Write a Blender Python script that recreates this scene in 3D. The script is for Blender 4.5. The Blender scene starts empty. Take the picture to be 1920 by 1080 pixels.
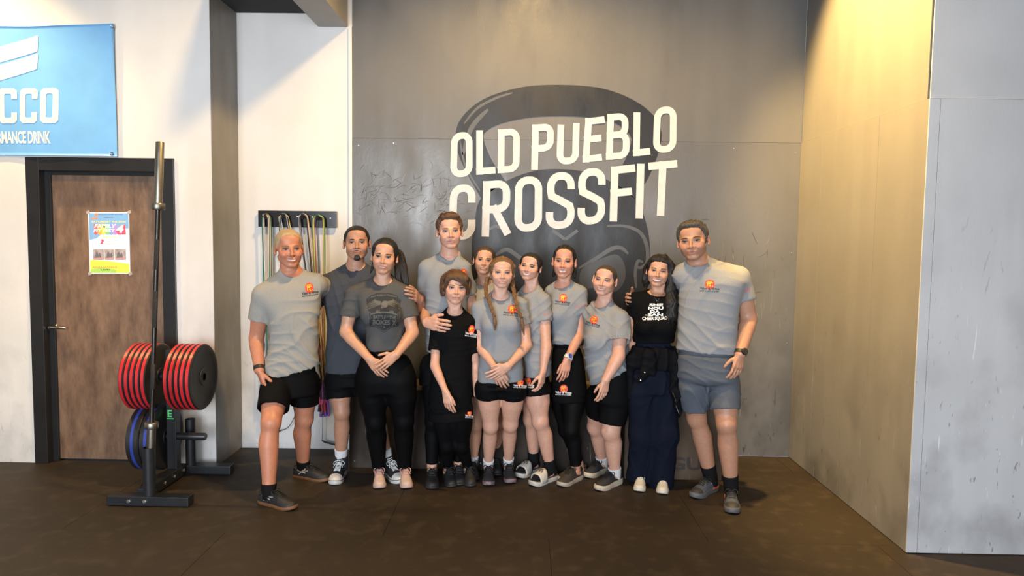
import bpy, bmesh, math, random
import numpy as np
from mathutils import Vector, Matrix
from mathutils.bvhtree import BVHTree
random.seed(3); rng = np.random.default_rng(5)
S = bpy.context.scene; COL = S.collection
PI = math.pi
# ------------------------------------------------------------------ camera
F_PX = 1330.0
EYE = np.array([0.0, 0.0, 1.676])
CAM_M = Matrix.Rotation(math.radians(.8), 3, 'Z') @ Matrix.Rotation(PI/2 + math.radians(-3.93), 3, 'X') @ Matrix.Rotation(math.radians(.75), 3, 'Z')
cam = bpy.data.cameras.new('camera'); cam.sensor_width = 36; cam.lens = F_PX*36/1920; cam.clip_start = .05
camo = bpy.data.objects.new('camera', cam); COL.objects.link(camo)
camo.matrix_world = Matrix.Translation(Vector(EYE)) @ CAM_M.to_4x4(); S.camera = camo
RC = np.array(CAM_M)
def ray(px, py): return RC @ np.array([px-960, 540-py, -F_PX])
def at(px, py, Y):
    d = ray(px, py); return EYE + d*(Y/d[1])
def on_floor(px, py):
    d = ray(px, py); return EYE + d*(-EYE[2]/d[2])
def at_x(px, py, X):
    d = ray(px, py); return EYE + d*(X/d[0])
# ------------------------------------------------------------------ view, world, lights
S.view_settings.view_transform = 'Standard'; S.view_settings.look = 'None'
S.view_settings.gamma = 1; S.view_settings.use_curve_mapping = False
S.view_settings.exposure = 0.24
w = bpy.data.worlds.new('world'); S.world = w; w.use_nodes = True
w.node_tree.nodes['Background'].inputs[0].default_value = (.62, .76, 1.0, 1)
w.node_tree.nodes['Background'].inputs[1].default_value = .5
def area(name, loc, target, sx, sy, power, col, spread=180):
    l = bpy.data.lights.new(name, 'AREA'); l.shape = 'RECTANGLE'; l.size = sx; l.size_y = sy; l.energy = power; l.color = col
    l.spread = math.radians(spread)
    o = bpy.data.objects.new(name, l); COL.objects.link(o); o.location = loc
    o.rotation_euler = (Vector(target)-Vector(loc)).to_track_quat('-Z', 'Y').to_euler(); return o
def spot(name, loc, target, power, col, size, blend=.5, rad=.06):
    l = bpy.data.lights.new(name, 'SPOT'); l.energy = power; l.color = col; l.spot_size = math.radians(size); l.spot_blend = blend; l.shadow_soft_size = rad
    o = bpy.data.objects.new(name, l); COL.objects.link(o); o.location = loc
    o.rotation_euler = (Vector(target)-Vector(loc)).to_track_quat('-Z', 'Y').to_euler(); return o
# daylight through the two open roll-up doors of the wall behind the camera
area('daylight_left_door', (-1.7, -3.6, 1.75), (-.2, 5, 1.4), 2.9, 2.9, 250, (.87, .93, 1.0), 125)
area('daylight_right_door', (1.9, -3.6, 1.75), (.4, 5, 1.3), 2.9, 2.9, 78, (.87, .93, 1.0), 125)
# warm ceiling lamps of the gym
spot('right_downlight', (1.15, 4.30, 4.25), (2.11, 4.42, 2.75), 1150, (1, .64, .22), 72, .6, .05)
spot('left_downlight', (-4.0, 4.35, 4.25), (-3.95, 4.5, 0), 330, (1, .70, .30), 96, .6, .05)
spot('centre_downlight', (.05, 3.5, 4.4), (.05, 3.75, 0), 500, (1, .64, .24), 140, .5, .12)
spot('front_downlight', (-1.9, 2.3, 4.4), (-1.6, 3.4, 0), 230, (1, .66, .28), 130, .5, .12)
# ------------------------------------------------------------------ materials
MATS = {}
def mat(name, col, rough=.6, metal=0, var=0, vscale=8, bump=0, bscale=60, stretch=(1, 1, 1), col2=None, spec=.5, attr=False, sss=0, sheen=0, coat=0):
    if name in MATS: return MATS[name]
    m = bpy.data.materials.new(name); m.use_nodes = True; nt = m.node_tree; b = nt.nodes['Principled BSDF']
    b.inputs['Roughness'].default_value = rough; b.inputs['Metallic'].default_value = metal
    b.inputs['Specular IOR Level'].default_value = spec
    if sheen: b.inputs['Sheen Weight'].default_value = sheen; b.inputs['Sheen Roughness'].default_value = .6
    if coat: b.inputs['Coat Weight'].default_value = coat; b.inputs['Coat Roughness'].default_value = .25
    if sss:
        b.inputs['Subsurface Weight'].default_value = sss; b.inputs['Subsurface Scale'].default_value = .012
        b.inputs['Subsurface Radius'].default_value = (1, .35, .2)
    c = (*col, 1); b.inputs['Base Color'].default_value = c
    tc = nt.nodes.new('ShaderNodeTexCoord'); mp = nt.nodes.new('ShaderNodeMapping'); mp.inputs['Scale'].default_value = stretch
    nt.links.new(tc.outputs['Object'], mp.inputs['Vector'])
    src = None
    if attr:
        a = nt.nodes.new('ShaderNodeAttribute'); a.attribute_name = 'Col'; src = a.outputs['Color']
        nt.links.new(src, b.inputs['Base Color'])
    if var:
        n = nt.nodes.new('ShaderNodeTexNoise'); n.inputs['Scale'].default_value = vscale; n.inputs['Detail'].default_value = 8; n.inputs['Roughness'].default_value = .62
        nt.links.new(mp.outputs[0], n.inputs['Vector'])
        r = nt.nodes.new('ShaderNodeMapRange'); r.inputs['From Min'].default_value = .3; r.inputs['From Max'].default_value = .7
        nt.links.new(n.outputs['Fac'], r.inputs['Value'])
        mx = nt.nodes.new('ShaderNodeMix'); mx.data_type = 'RGBA'
        nt.links.new(r.outputs[0], mx.inputs['Factor'])
        if attr:
            mx.blend_type = 'MULTIPLY'
            k = nt.nodes.new('ShaderNodeMapRange'); k.inputs['To Min'].default_value = 0; k.inputs['To Max'].default_value = var
            nt.links.new(r.outputs[0], k.inputs['Value']); nt.links.new(k.outputs[0], mx.inputs['Factor'])
            nt.links.new(src, mx.inputs['A']); mx.inputs['B'].default_value = (.35, .35, .35, 1)
        else:
            d = col2 or tuple(max(0, v*(1-var)) for v in col)
            mx.inputs['A'].default_value = c; mx.inputs['B'].default_value = (*d, 1)
        nt.links.new(mx.outputs['Result'], b.inputs['Base Color'])
    if bump:
        n2 = nt.nodes.new('ShaderNodeTexNoise'); n2.inputs['Scale'].default_value = bscale; n2.inputs['Detail'].default_value = 5
        nt.links.new(mp.outputs[0], n2.inputs['Vector'])
        bp = nt.nodes.new('ShaderNodeBump'); bp.inputs['Strength'].default_value = bump; bp.inputs['Distance'].default_value = .01
        nt.links.new(n2.outputs['Fac'], bp.inputs['Height']); nt.links.new(bp.outputs[0], b.inputs['Normal'])
    MATS[name] = m; return m
def wall_mat(name, col, dirt, rough=.45, dirt_top=2.0, scratch=.5, streak=.25, spec=.4):
    """painted board: mottled paint, vertical streaks of painted-in window reflection, scuffs and scratches that get denser low down"""
    if name in MATS: return MATS[name]
    m = bpy.data.materials.new(name); m.use_nodes = True; nt = m.node_tree; N = nt.nodes.new; L = nt.links.new; b = nt.nodes['Principled BSDF']
    b.inputs['Specular IOR Level'].default_value = spec
    g = N('ShaderNodeNewGeometry')
    def noise(scale, st, detail=6, dist=0):
        mp = N('ShaderNodeMapping'); mp.inputs['Scale'].default_value = st; L(g.outputs['Position'], mp.inputs['Vector'])
        n = N('ShaderNodeTexNoise'); n.inputs['Scale'].default_value = scale; n.inputs['Detail'].default_value = detail; n.inputs['Distortion'].default_value = dist
        L(mp.outputs[0], n.inputs['Vector']); return n.outputs['Fac']
    def rng_(v, a, c_, x=0, y=1):
        r = N('ShaderNodeMapRange'); r.inputs['From Min'].default_value = a; r.inputs['From Max'].default_value = c_; r.inputs['To Min'].default_value = x; r.inputs['To Max'].default_value = y
        L(v, r.inputs['Value']); return r.outputs[0]
    def mul(a, c_):
        n = N('ShaderNodeMath'); n.operation = 'MULTIPLY'; L(a, n.inputs[0])
        if isinstance(c_, (int, float)): n.inputs[1].default_value = c_
        else: L(c_, n.inputs[1])
        return n.outputs[0]
    def mix(f, a, c_):
        n = N('ShaderNodeMix'); n.data_type = 'RGBA'; L(f, n.inputs['Factor'])
        for k, v in (('A', a), ('B', c_)):
            if isinstance(v, tuple): n.inputs[k].default_value = (*v, 1)
            else: L(v, n.inputs[k])
        return n.outputs['Result']
    sep = N('ShaderNodeSeparateXYZ'); L(g.outputs['Position'], sep.inputs[0])
    low = rng_(sep.outputs['Z'], dirt_top, .1, 0, 1)
    c = mix(rng_(noise(1.3, (1, 1, 1)), .35, .7), col, tuple(v*.86 for v in col))
    c = mix(mul(rng_(noise(1.6, (3, 3, .18), 3), .45, .62), streak), c, tuple(min(1, v*1.22) for v in col))  # window reflections on glossy paint, put into the colour as lighter vertical streaks
    c = mix(mul(mul(rng_(noise(3.5, (1, 1, .8), 9), .46, .64), low), .75), c, dirt)
    sc1 = rng_(noise(20, (1, 1, .22), 7, 2.2), .66, .69); sc2 = rng_(noise(46, (1, 1, .09), 4, 1.0), .68, .71)
    c = mix(mul(mul(sc1, low), scratch), c, tuple(v*.45 for v in dirt))
    c = mix(mul(mul(sc2, low), scratch), c, tuple(min(1, v*1.5+.05) for v in col))
    L(c, b.inputs['Base Color'])
    L(rng_(noise(6, (1, 1, .4), 5), .3, .7, rough-.1, rough+.14), b.inputs['Roughness'])
    bp = N('ShaderNodeBump'); bp.inputs['Strength'].default_value = .12; bp.inputs['Distance'].default_value = .004
    L(noise(70, (1, 1, .5), 4), bp.inputs['Height']); L(bp.outputs[0], b.inputs['Normal'])
    MATS[name] = m; return m
# ------------------------------------------------------------------ object helpers
ORG = {}
def thing(name, label, cat, loc, group=None):
    o = bpy.data.objects.new(name, None); COL.objects.link(o); o.empty_display_size = .1
    o.location = loc; o['label'] = label; o['category'] = cat
    if group: o['group'] = group
    ORG[o.name] = np.array(loc, float); return o
def tag(o, label=None, cat=None, group=None, kind=None):
    for k, v in (('label', label), ('category', cat), ('group', group), ('kind', kind)):
        if v: o[k] = v
    return o
def link(name, me, parent=None, org=None):
    o = bpy.data.objects.new(name, me); COL.objects.link(o)
    if parent is not None: o.parent = parent; ORG[o.name] = ORG[parent.name]
    else: ORG[o.name] = np.zeros(3) if org is None else np.array(org, float); o.location = ORG[o.name]
    return o
def mesh(name, V, faces, m, parent=None, smooth=True, cols=None, org=None, midx=None):
    V = np.asarray(V, float)
    base = ORG[parent.name] if parent is not None else (np.zeros(3) if org is None else np.array(org, float))
    me = bpy.data.meshes.new(name); W = (V-base).astype(np.float32)
    if isinstance(faces, np.ndarray) and faces.ndim == 2:
        nf, k = faces.shape
        me.vertices.add(len(W)); me.vertices.foreach_set('co', W.ravel())
        me.loops.add(nf*k); me.loops.foreach_set('vertex_index', faces.astype(np.int32).ravel())
        me.polygons.add(nf); me.polygons.foreach_set('loop_start', np.arange(0, nf*k, k, dtype=np.int32))
        me.update(calc_edges=True)
    else:
        me.from_pydata([tuple(v) for v in W], [], [tuple(f) for f in faces]); me.update()
    for q in (m if isinstance(m, (list, tuple)) else [m]): me.materials.append(q)
    if midx is not None: me.polygons.foreach_set('material_index', np.asarray(midx, dtype=np.int32))
    me.polygons.foreach_set('use_smooth', np.full(len(me.polygons), bool(smooth)))
    if cols is not None:
        a = me.color_attributes.new('Col', 'FLOAT_COLOR', 'POINT'); c = np.ones((len(W), 4), np.float32); c[:, :3] = cols; a.data.foreach_set('color', c.ravel())
    me.validate()
    return link(name, me, parent, org)
class MB:
    def __init__(s): s.V = []; s.Fc = []
    def add(s, V, Fc):
        n = len(s.V); s.V += [tuple(map(float, v)) for v in V]; s.Fc += [tuple(i+n for i in f) for f in Fc]; return s
    def box(s, lo, hi, b=.0, M=None):
        lo = np.array(lo, float); hi = np.array(hi, float)
        bm = bmesh.new(); bmesh.ops.create_cube(bm, size=1)
        for v in bm.verts: v.co = Vector((lo+hi)/2 + np.array(v.co)*(hi-lo))
        if b: bmesh.ops.bevel(bm, geom=list(bm.edges), offset=b, segments=2, profile=.7, affect='EDGES')
        if M is not None: bm.transform(M)
        bm.verts.index_update(); s.add([v.co for v in bm.verts], [[v.index for v in f.verts] for f in bm.faces]); bm.free(); return s
    def tube(s, pts, r, n=8, cap=True, closed=False):
        P = [np.array(p, float) for p in pts]; m = len(P); rr = r if hasattr(r, '__len__') else [r]*m
        V = []; Fc = []; up = None
        for i in range(m):
            if closed: t = P[(i+1) % m]-P[i-1]
            else: t = P[min(i+1, m-1)]-P[max(i-1, 0)]
            t = t/(np.linalg.norm(t)+1e-12)
            if up is None: up = np.array([0, 0, 1.]) if abs(t[2]) < .9 else np.array([1., 0, 0])
            a = np.cross(t, up); a /= np.linalg.norm(a)+1e-12; u2 = np.cross(a, t); up = u2
            for k in range(n):
                g = 2*PI*k/n; V.append(P[i]+rr[i]*(a*math.cos(g)+u2*math.sin(g)))
        for i in range(m if closed else m-1):
            for k in range(n): Fc.append((i*n+k, i*n+(k+1) % n, ((i+1) % m)*n+(k+1) % n, ((i+1) % m)*n+k))
        if cap and not closed: Fc += [tuple(range(n))[::-1], tuple((m-1)*n+k for k in range(n))]
        return s.add(V, Fc)
    def lathe(s, prof, c, axis, n=32, ref=None):
        """profile [(along axis, radius)] turned about axis through c"""
        ax = np.array(axis, float); ax /= np.linalg.norm(ax); r0 = np.array(ref if ref is not None else ((0, 0, 1) if abs(ax[2]) < .9 else (1, 0, 0)), float)
        a = np.cross(ax, r0); a /= np.linalg.norm(a); b = np.cross(ax, a); c = np.array(c, float); V = []; Fc = []
        for (h, r) in prof:
            for k in range(n):
                g = 2*PI*k/n; V.append(c+ax*h+r*(a*math.cos(g)+b*math.sin(g)))
        for i in range(len(prof)-1):
            for k in range(n): Fc.append((i*n+k, i*n+(k+1) % n, (i+1)*n+(k+1) % n, (i+1)*n+k))
        return s.add(V, Fc)
    def prism(s, pts, d):
        """polygon of 3-D points extruded by the vector d"""
        n = len(pts); P = [np.array(p, float) for p in pts]; d = np.array(d, float)
        return s.add(P+[p+d for p in P], [tuple(range(n))[::-1], tuple(range(n, 2*n))]+[(i, (i+1) % n, n+(i+1) % n, n+i) for i in range(n)])
    def build(s, name, m, parent=None, smooth=False, org=None, angle=None):
        o = mesh(name, s.V, s.Fc, m, parent, smooth, org=org)
        bm = bmesh.new(); bm.from_mesh(o.data); bmesh.ops.recalc_face_normals(bm, faces=bm.faces)
        if smooth:
            for e in bm.edges:
                if len(e.link_faces) == 2 and e.calc_face_angle(0) > math.radians(angle or 40): e.smooth = False
        bm.to_mesh(o.data); bm.free(); return o
def structure(o): o['kind'] = 'structure'; return o
def nrm(v): v = np.array(v, float); return v/(np.linalg.norm(v)+1e-12)
def plane_text(s, bold=0, shear=0, spacing=1):
    """flat glyph mesh of a string: vertices scaled so that the text is 1 wide, y up from 0 to its height; returns V (n,2), faces, height"""
    cu = bpy.data.curves.new('txt', 'FONT'); cu.body = s; cu.resolution_u = 3; cu.offset = bold; cu.shear = shear; cu.space_character = spacing; cu.fill_mode = 'FRONT'
    o = bpy.data.objects.new('txt', cu); COL.objects.link(o); dg = bpy.context.evaluated_depsgraph_get()
    me = o.evaluated_get(dg).to_mesh()
    V = np.array([v.co[:2] for v in me.vertices]).reshape(-1, 2); Fc = [tuple(p.vertices) for p in me.polygons]
    o.evaluated_get(dg).to_mesh_clear(); bpy.data.objects.remove(o); bpy.data.curves.remove(cu)
    lo = V.min(0); hi = V.max(0); V = (V-lo)/(hi[0]-lo[0]); return V, Fc, (hi[1]-lo[1])/(hi[0]-lo[0])
# ------------------------------------------------------------------ the room
YB, YR, YL, XR, XS = 5.5, 3.8, 5.04, 2.115, -2.21      # back wall, right front wall, left front wall, right side wall, recess side wall
ZC = 4.6
SEAM = 2.435
m_grey = wall_mat('grey_wall_paint', (.112, .112, .113), (.060, .060, .061), .36, 2.2, .7, .2)
m_greyup = wall_mat('grey_wall_paint_upper', (.120, .119, .118), (.08, .08, .08), .42, 0.6, .1, .25)
m_white = wall_mat('warm_white_wall_paint', (.75, .725, .695), (.47, .46, .46), .55, 1.7, .25, .12)
m_side = wall_mat('taupe_wall_paint', (.20, .19, .17), (.12, .112, .10), .42, 1.4, .6, .2)
m_right = wall_mat('right_grey_wall_paint', (.46, .465, .475), (.28, .28, .29), .40, 2.3, .8, .25)
m_black = mat('black_ceiling_paint', (.012, .012, .013), .8)
m_rub = bpy.data.materials.new('black_rubber_mat')
def floor_mat():
    m = m_rub; m.use_nodes = True; nt = m.node_tree; N = nt.nodes.new; L = nt.links.new; b = nt.nodes['Principled BSDF']
    g = N('ShaderNodeNewGeometry')
    def noise(sc, det, a, c):
        n = N('ShaderNodeTexNoise'); n.inputs['Scale'].default_value = sc; n.inputs['Detail'].default_value = det; L(g.outputs['Position'], n.inputs['Vector'])
        r = N('ShaderNodeMapRange'); r.inputs['From Min'].default_value = a; r.inputs['From Max'].default_value = c; L(n.outputs['Fac'], r.inputs['Value']); return r.outputs[0], n.outputs['Fac']
    def mix(f, a, c):
        n = N('ShaderNodeMix'); n.data_type = 'RGBA'; L(f, n.inputs['Factor'])
        for k, v in (('A', a), ('B', c)):
            if isinstance(v, tuple): n.inputs[k].default_value = (*v, 1)
            else: L(v, n.inputs[k])
        return n.outputs['Result']
    c = mix(noise(1.1, 5, .35, .7)[0], (.019, .0130, .0080), (.030, .0205, .0130))
    c = mix(noise(9, 8, .52, .75)[0], c, (.044, .031, .020))
    c = mix(noise(38, 3, .74, .78)[0], c, (.12, .10, .08))
    L(c, b.inputs['Base Color']); b.inputs['Roughness'].default_value = .62; b.inputs['Specular IOR Level'].default_value = .35
    bp = N('ShaderNodeBump'); bp.inputs['Strength'].default_value = .35; bp.inputs['Distance'].default_value = .004
    L(noise(160, 3, 0, 1)[1], bp.inputs['Height']); L(bp.outputs[0], b.inputs['Normal'])
floor_mat(); MATS['black_rubber_mat'] = m_rub
m_under = mat('floor_underlay', (.008, .007, .006), .9)
fl = structure(MB().box((-6.2, -4, -.03), (6.2, 5.7, -.012)).build('floor', m_under))
# rubber mats laid as 4 x 6 ft tiles in half-bond: joints are real gaps
rows_y = [-3.9, -2.22, -1.0, .22, 1.44, 2.66, 3.88, 5.10, 5.49]
for j in range(len(rows_y)-1):
    off = .17 if j % 2 else 1.065
    edges = [-6.1]+[off+1.83*k for k in range(-4, 4) if -6.0 < off+1.83*k < 6.0]+[6.1]
    for i in range(len(edges)-1):
        MB().box((edges[i]+.001, rows_y[j]+.0006, -.012), (edges[i+1]-.001, rows_y[j+1]-.0006, 0), .001).build('rubber_mat', m_rub, fl)
# back wall: frame board, plywood sheets below the seam, painted board above it
wb = structure(MB().box((-2.3, YB+.012, -.01), (2.3, YB+.14, ZC)).build('wall_back', m_white))
px_ = [-1.318, -.12, 1.09, 2.112]
for i in range(3):
    MB().box((px_[i]+.0001, YB-.006, .004), (px_[i+1]-.0001, YB+.012, SEAM-.001), .0002).build('plywood_panel', m_grey, wb)
MB().box((px_[0], YB, SEAM+.0015), (2.114, YB+.012, ZC), .001).build('upper_panel', m_greyup, wb)
MB().box((-1.345, YB-.012, .002), (-1.319, YB+.012, 3.27), .002).build('edge_strip', m_white, wb)
m_screw = mat('zinc_screw', (.6, .6, .6), .35, 1)
for (x, z) in [(-1.27, 2.38), (-1.0, 2.40), (-.16, 2.39), (.2, 2.40), (1.05, 2.39), (1.13, 2.38), (1.6, 2.39), (2.07, 2.36), (2.07, 1.6), (2.06, .9), (-1.27, 1.7)]:
    MB().lathe([(-.0005, .004), (.0015, .0035), (.0015, 0)], (x, YB-.0065, z), (0, -1, 0), 8).build('screw', m_screw, wb)
# scuffs where balls and shoes hit the boards: fine scratches in the paint
def scuffs(parent, areas, n, m, seed):
    r = np.random.default_rng(seed); V = []; Fc = []
    for (x0, x1, z0, z1, den) in areas:
        for _ in range(int(n*den)):
            x, z = r.uniform(x0, x1), z0+(z1-z0)*r.beta(2, 2); a = r.normal(.9, .7); L = r.uniform(.02, .11); w_ = r.uniform(.0006, .0020); k = r.normal(0, 5)
            for i in range(6):
                t = i/5; aa = a+k*L*t; px, pz = x+L*t*math.cos(aa), z+L*t*math.sin(aa); h = w_*math.sin(PI*(t*.8+.1)); b = len(V)
                V += [(px-h*math.sin(aa), YB-.0068, pz+h*math.cos(aa)), (px+h*math.sin(aa), YB-.0068, pz-h*math.cos(aa))]
                if i: Fc.append((b-2, b, b+1, b-1))
    o = mesh('scuff_marks', V, Fc, m, parent, False); o['kind'] = 'stuff'
scuffs(wb, [(-1.3, -.55, 1.75, 2.22, 1), (-.6, .0, 1.6, 2.0, .35), (1.0, 1.9, 1.1, 1.9, .12)], 130, mat('dark_scuff', (.030, .030, .030), .6), 4)
scuffs(wb, [(-1.3, -.55, 1.7, 2.15, 1), (1.0, 2.0, .5, 1.9, .2)], 70, mat('pale_scuff', (.24, .24, .24), .5), 9)
# right side wall and the wall that faces the room
wr = structure(MB().box((XR+.012, YR-.0, -.01), (XR+.14, YB+.14, ZC)).build('wall_right', m_side))
yy = [YR-.012, 4.30, 5.10, YB-.007]
for i in range(3):
    MB().box((XR-.006, yy[i]+.001, .004), (XR+.012, yy[i+1]-.001, SEAM), .0015).build('plywood_panel', m_side, wr)
MB().box((XR+.002, YR+.02, SEAM+.003), (XR+.012, YB, ZC), .001).build('upper_panel', m_side, wr)
wf = structure(MB().box((XR+.012, YR, -.01), (6.2, YR+.12, ZC)).build('wall_front_right', m_right))
fx = [XR-.006, XR+.052, 3.4, 4.62, 6.1]
for i in range(4):
    MB().box((fx[i]+.001, YR-.018, .004), (fx[i+1]-.001, YR, SEAM), .0015).build('plywood_panel' if i else 'corner_strip', m_right, wf)
MB().box((XR+.002, YR-.008, SEAM+.003), (6.1, YR, ZC), .001).build('upper_panel', m_right, wf)
# left wall with the door opening, recess side wall
wl = structure(MB().build('wall_left', m_white) if False else MB().box((-6.2, YL, -.01), (-3.475, YL+.16, ZC)).box((-2.535, YL, -.01), (XS, YL+.16, ZC)).box((-3.475, YL, 2.155), (-2.535, YL+.16, ZC)).build('wall_left', m_white))
ws = structure(MB().box((XS-.12, YL+.16, -.01), (XS, YB+.1, ZC)).build('wall_recess_side', m_side))
MB().box((XS-.005, YL+.0005, .0), (XS+.004, YB+.01, ZC-.01), .001).build('upper_panel', m_side, ws)
# other walls, behind and beside the camera, with two roll-up door openings
structure(MB().box((-6.3, -4, -.01), (-6.2, YL+.1, ZC)).build('wall_far_left', m_white))
structure(MB().box((6.2, -4, -.01), (6.3, YR+.1, ZC)).build('wall_far_right', m_white))
structure(MB().box((-6.3, -4.1, -.01), (-3.5, -4, ZC)).box((3.9, -4.1, -.01), (6.3, -4, ZC)).box((-.3, -4.1, -.01), (.6, -4, ZC)).box((-3.5, -4.1, 3.3), (3.9, -4, ZC)).build('wall_behind', m_white))
structure(MB().box((-6.3, -4.1, ZC), (6.3, 5.7, ZC+.1)).build('ceiling', m_black))
# lower ceiling over the recess and the beam beside it
structure(MB().box((XS+.005, 2.2, 3.372), (-1.58, YB+.01, 3.47)).build('ceiling_recess', m_black))
m_beam = mat('beam_paint', (.36, .355, .35), .5, 0, .15, 3)
structure(MB().box((-1.58, 2.2, 3.272), (-1.352, YB-.0, 3.85), .003).build('trim_beam', m_beam))
# rubber fall-off: a dark skirting line where mats meet the recess
# ------------------------------------------------------------------ door
m_frame = mat('black_door_frame_paint', (.018, .018, .019), .35, 0, .3, 6)
m_wood = mat('brown_door_veneer', (.27, .165, .105), .38, 0, .6, 5.5, .25, 26, (2.0, 2.0, .75), (.105, .062, .040))
DX0, DX1, DZ = -3.475, -2.535, 2.155
dr = structure(MB().box((DX0-.06, YL-.014, 0), (DX0+.035, YL+.05, DZ+.06), .004).box((DX1-.035, YL-.014, 0), (DX1+.06, YL+.05, DZ+.06), .004).box((DX0-.06, YL-.0135, DZ-.035), (DX1+.06, YL+.05, DZ+.06), .004).build('door_1', m_frame))
MB().box((DX0+.03, YL+.05, 0), (DX0+.075, YL+.12, DZ-.01), .003).box((DX1-.06, YL+.05, 0), (DX1-.03, YL+.12, DZ-.01), .003).box((DX0+.03, YL+.0501, DZ-.06), (DX1-.03, YL+.12, DZ-.012), .003).build('door_stop', m_frame, dr)
YD = YL+.07
ds = MB().box((DX0+.06, YD, .012), (DX1-.045, YD+.045, DZ-.045), .002).build('door_leaf', m_wood, dr)
m_chrome = mat('satin_chrome', (.72, .70, .67), .22, 1)
c = at(101, 613, YD)
hd = MB().lathe([(0, .033), (.006, .033), (.012, .028), (.014, .012), (.045, .011), (.05, .011), (.05, 0)], c, (0, -1, 0), 20).build('door_handle', m_chrome, ds, True)
MB().tube([c+(0, -.045, 0), c+(.03, -.05, .002), c+(.075, -.05, .001), c+(.115, -.043, -.004)], [.011, .011, .0095, .008], 10).build('lever', m_chrome, hd, True) if False else None
lv = MB().tube([c+(0, -.045, 0), c+(.03, -.05, .002), c+(.075, -.05, .001), c+(.115, -.043, -.004)], [.011, .011, .0095, .008], 10).build('door_lever', m_chrome, dr, True)
tag(lv, 'satin chrome lever')
m_tape = mat('frosted_tape', (.46, .40, .36), .3)
for px in (102, 130, 190, 213):
    a = at(px, 324, YD); MB().box((a[0]-.012, YD-.0015, DZ-.06), (a[0]+.012, YD+.0003, DZ-.046)).build('tape_piece', m_tape, dr)
# poster on the door
def flat(name, pts, m, parent, thick=.0006, tow=(0, -1, 0)):
    """flat polygon of 3-D points, given a hair of thickness towards the room"""
    return MB().prism(pts, np.array(tow, float)*thick).build(name, m, parent)
def plain(name, col, rough=.6, **k): return mat(name, col, rough, **k)
YP = YD-.0012
pq = lambda u, v, e=0: (lambda a, b: a+(b-a)*v)(at(165, 398, YP-e)+(at(242, 398, YP-e)-at(165, 398, YP-e))*u, at(168.5, 513, YP-e)+(at(244.5, 513, YP-e)-at(168.5, 513, YP-e))*u)
po = thing('poster', 'colourful taped event poster for a family fitness day on the brown door', 'poster', pq(.5, 1))
flat('sheet', [pq(0, 0), pq(1, 0), pq(1, 1), pq(0, 1)], plain('poster_paper', (.86, .88, .92), .35), po)
flat('sky_print', [pq(.02, .015, .001), pq(.98, .015, .001), pq(.98, .26, .001), pq(.8, .27, .001), pq(.7, .36, .001), pq(.3, .36, .001), pq(.2, .42, .001), pq(.02, .45, .001)], plain('poster_blue', (.22, .45, .78), .35), po)
flat('grass_print', [pq(.02, .775, .001), pq(.4, .79, .001), pq(.98, .84, .001), pq(.98, .985, .001), pq(.02, .985, .001)], plain('poster_lime', (.66, .78, .10), .35), po)
flat('grass_shade', [pq(.02, .93, .0014), pq(.3, .9, .0014), pq(.65, .94, .0014), pq(.65, .985, .0014), pq(.02, .985, .0014)], plain('poster_green', (.40, .68, .13), .35), po)
def ptext(s, u0, v0, u1, col, h=None, bold=.02, shear=0, e=.002, name='lettering'):
    V, Fc, hh = plane_text(s, bold, shear); h = h or hh*(u1-u0)*77/115.
    W = [pq(u0+(u1-u0)*x, v0-y/hh*h, e) for x, y in V]
    return mesh(name, W, Fc, plain('print_%02x%02x%02x' % tuple(int(k*255) for k in col), col, .4), po, False)
rb = [(.85, .12, .16), (.93, .45, .05), (.90, .72, .08), (.22, .62, .25), (.25, .35, .80), (.50, .28, .68)]
for i in range(6):
    flat('rainbow_band', [pq(.13+.095*i, .19, .0012), pq(.13+.095*(i+1), .19, .0012), pq(.13+.095*(i+1), .34, .0012), pq(.13+.095*(i+.5), .372, .0012), pq(.13+.095*i, .345, .0012)], plain('poster_band_%d' % i, rb[i], .4), po)
flat('red_shadow', [pq(.66, .3, .0013), pq(.8, .2, .0013), pq(.9, .2, .0013), pq(.91, .36, .0013), pq(.72, .365, .0013)], plain('poster_red', (.82, .10, .18), .4), po)
ptext('SATURDAY 9-6-2026', .07, .17, .92, (.95, .78, .15), .032, .02, .2)
ptext('FAMILY', .14, .255, .68, (.95, .95, .97), .062, .03, .2)
ptext('FIT FEST', .12, .325, .65, (.95, .95, .97), .055, .03, .2)
ptext('4', .67, .335, .86, (.98, .98, .98), .13, .04, .2)
ptext('PRESENTS', .38, .092, .61, (.12, .16, .35), .014)
ptext('MARTIAL ARTS ACADEMY AND FITNESS', .25, .042, .84, (.12, .16, .35), .014)
ptext('BENEFITTING', .33, .41, .69, (.95, .70, .15), .018)
ptext('REGISTRATION IS', .08, .91, .67, (.90, .25, .12), .024)
ptext('LIVE!', .27, .95, .5, (.90, .25, .12), .024)
for q in range(3): flat('text_line', [pq(.43, .447+.03*q, .0012), pq(.74, .447+.03*q, .0012), pq(.74, .453+.03*q, .0012), pq(.43, .453+.03*q, .0012)], plain('poster_pale_line', (.55, .6, .7), .4), po)
flat('charity_mark', [pq(.30, .44, .0012), pq(.36, .44, .0012), pq(.37, .47, .0012), pq(.33, .50, .0012), pq(.37, .515, .0012), pq(.27, .515, .0012), pq(.31, .48, .0012)], plain('poster_red', (.82, .10, .18), .4), po)
MB().lathe([(0, .012), (.001, .012), (.001, 0)], pq(.2, .04, .001), (0, -1, 0), 16).build('round_emblem', plain('poster_orange', (.92, .28, .12), .4), po)
flat('orange_tab', [pq(.06, .095, .0012), pq(.24, .085, .0012), pq(.24, .11, .0012), pq(.06, .12, .0012)], plain('poster_orange', (.92, .28, .12), .4), po)
mph = mat('poster_photo', (.60, .50, .49), .4, 0, .9, 38, col2=(.22, .19, .20)); mph2 = plain('poster_photo_strip', (.75, .30, .26), .4); mph3 = plain('poster_photo_dark', (.16, .15, .17), .4)
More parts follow.
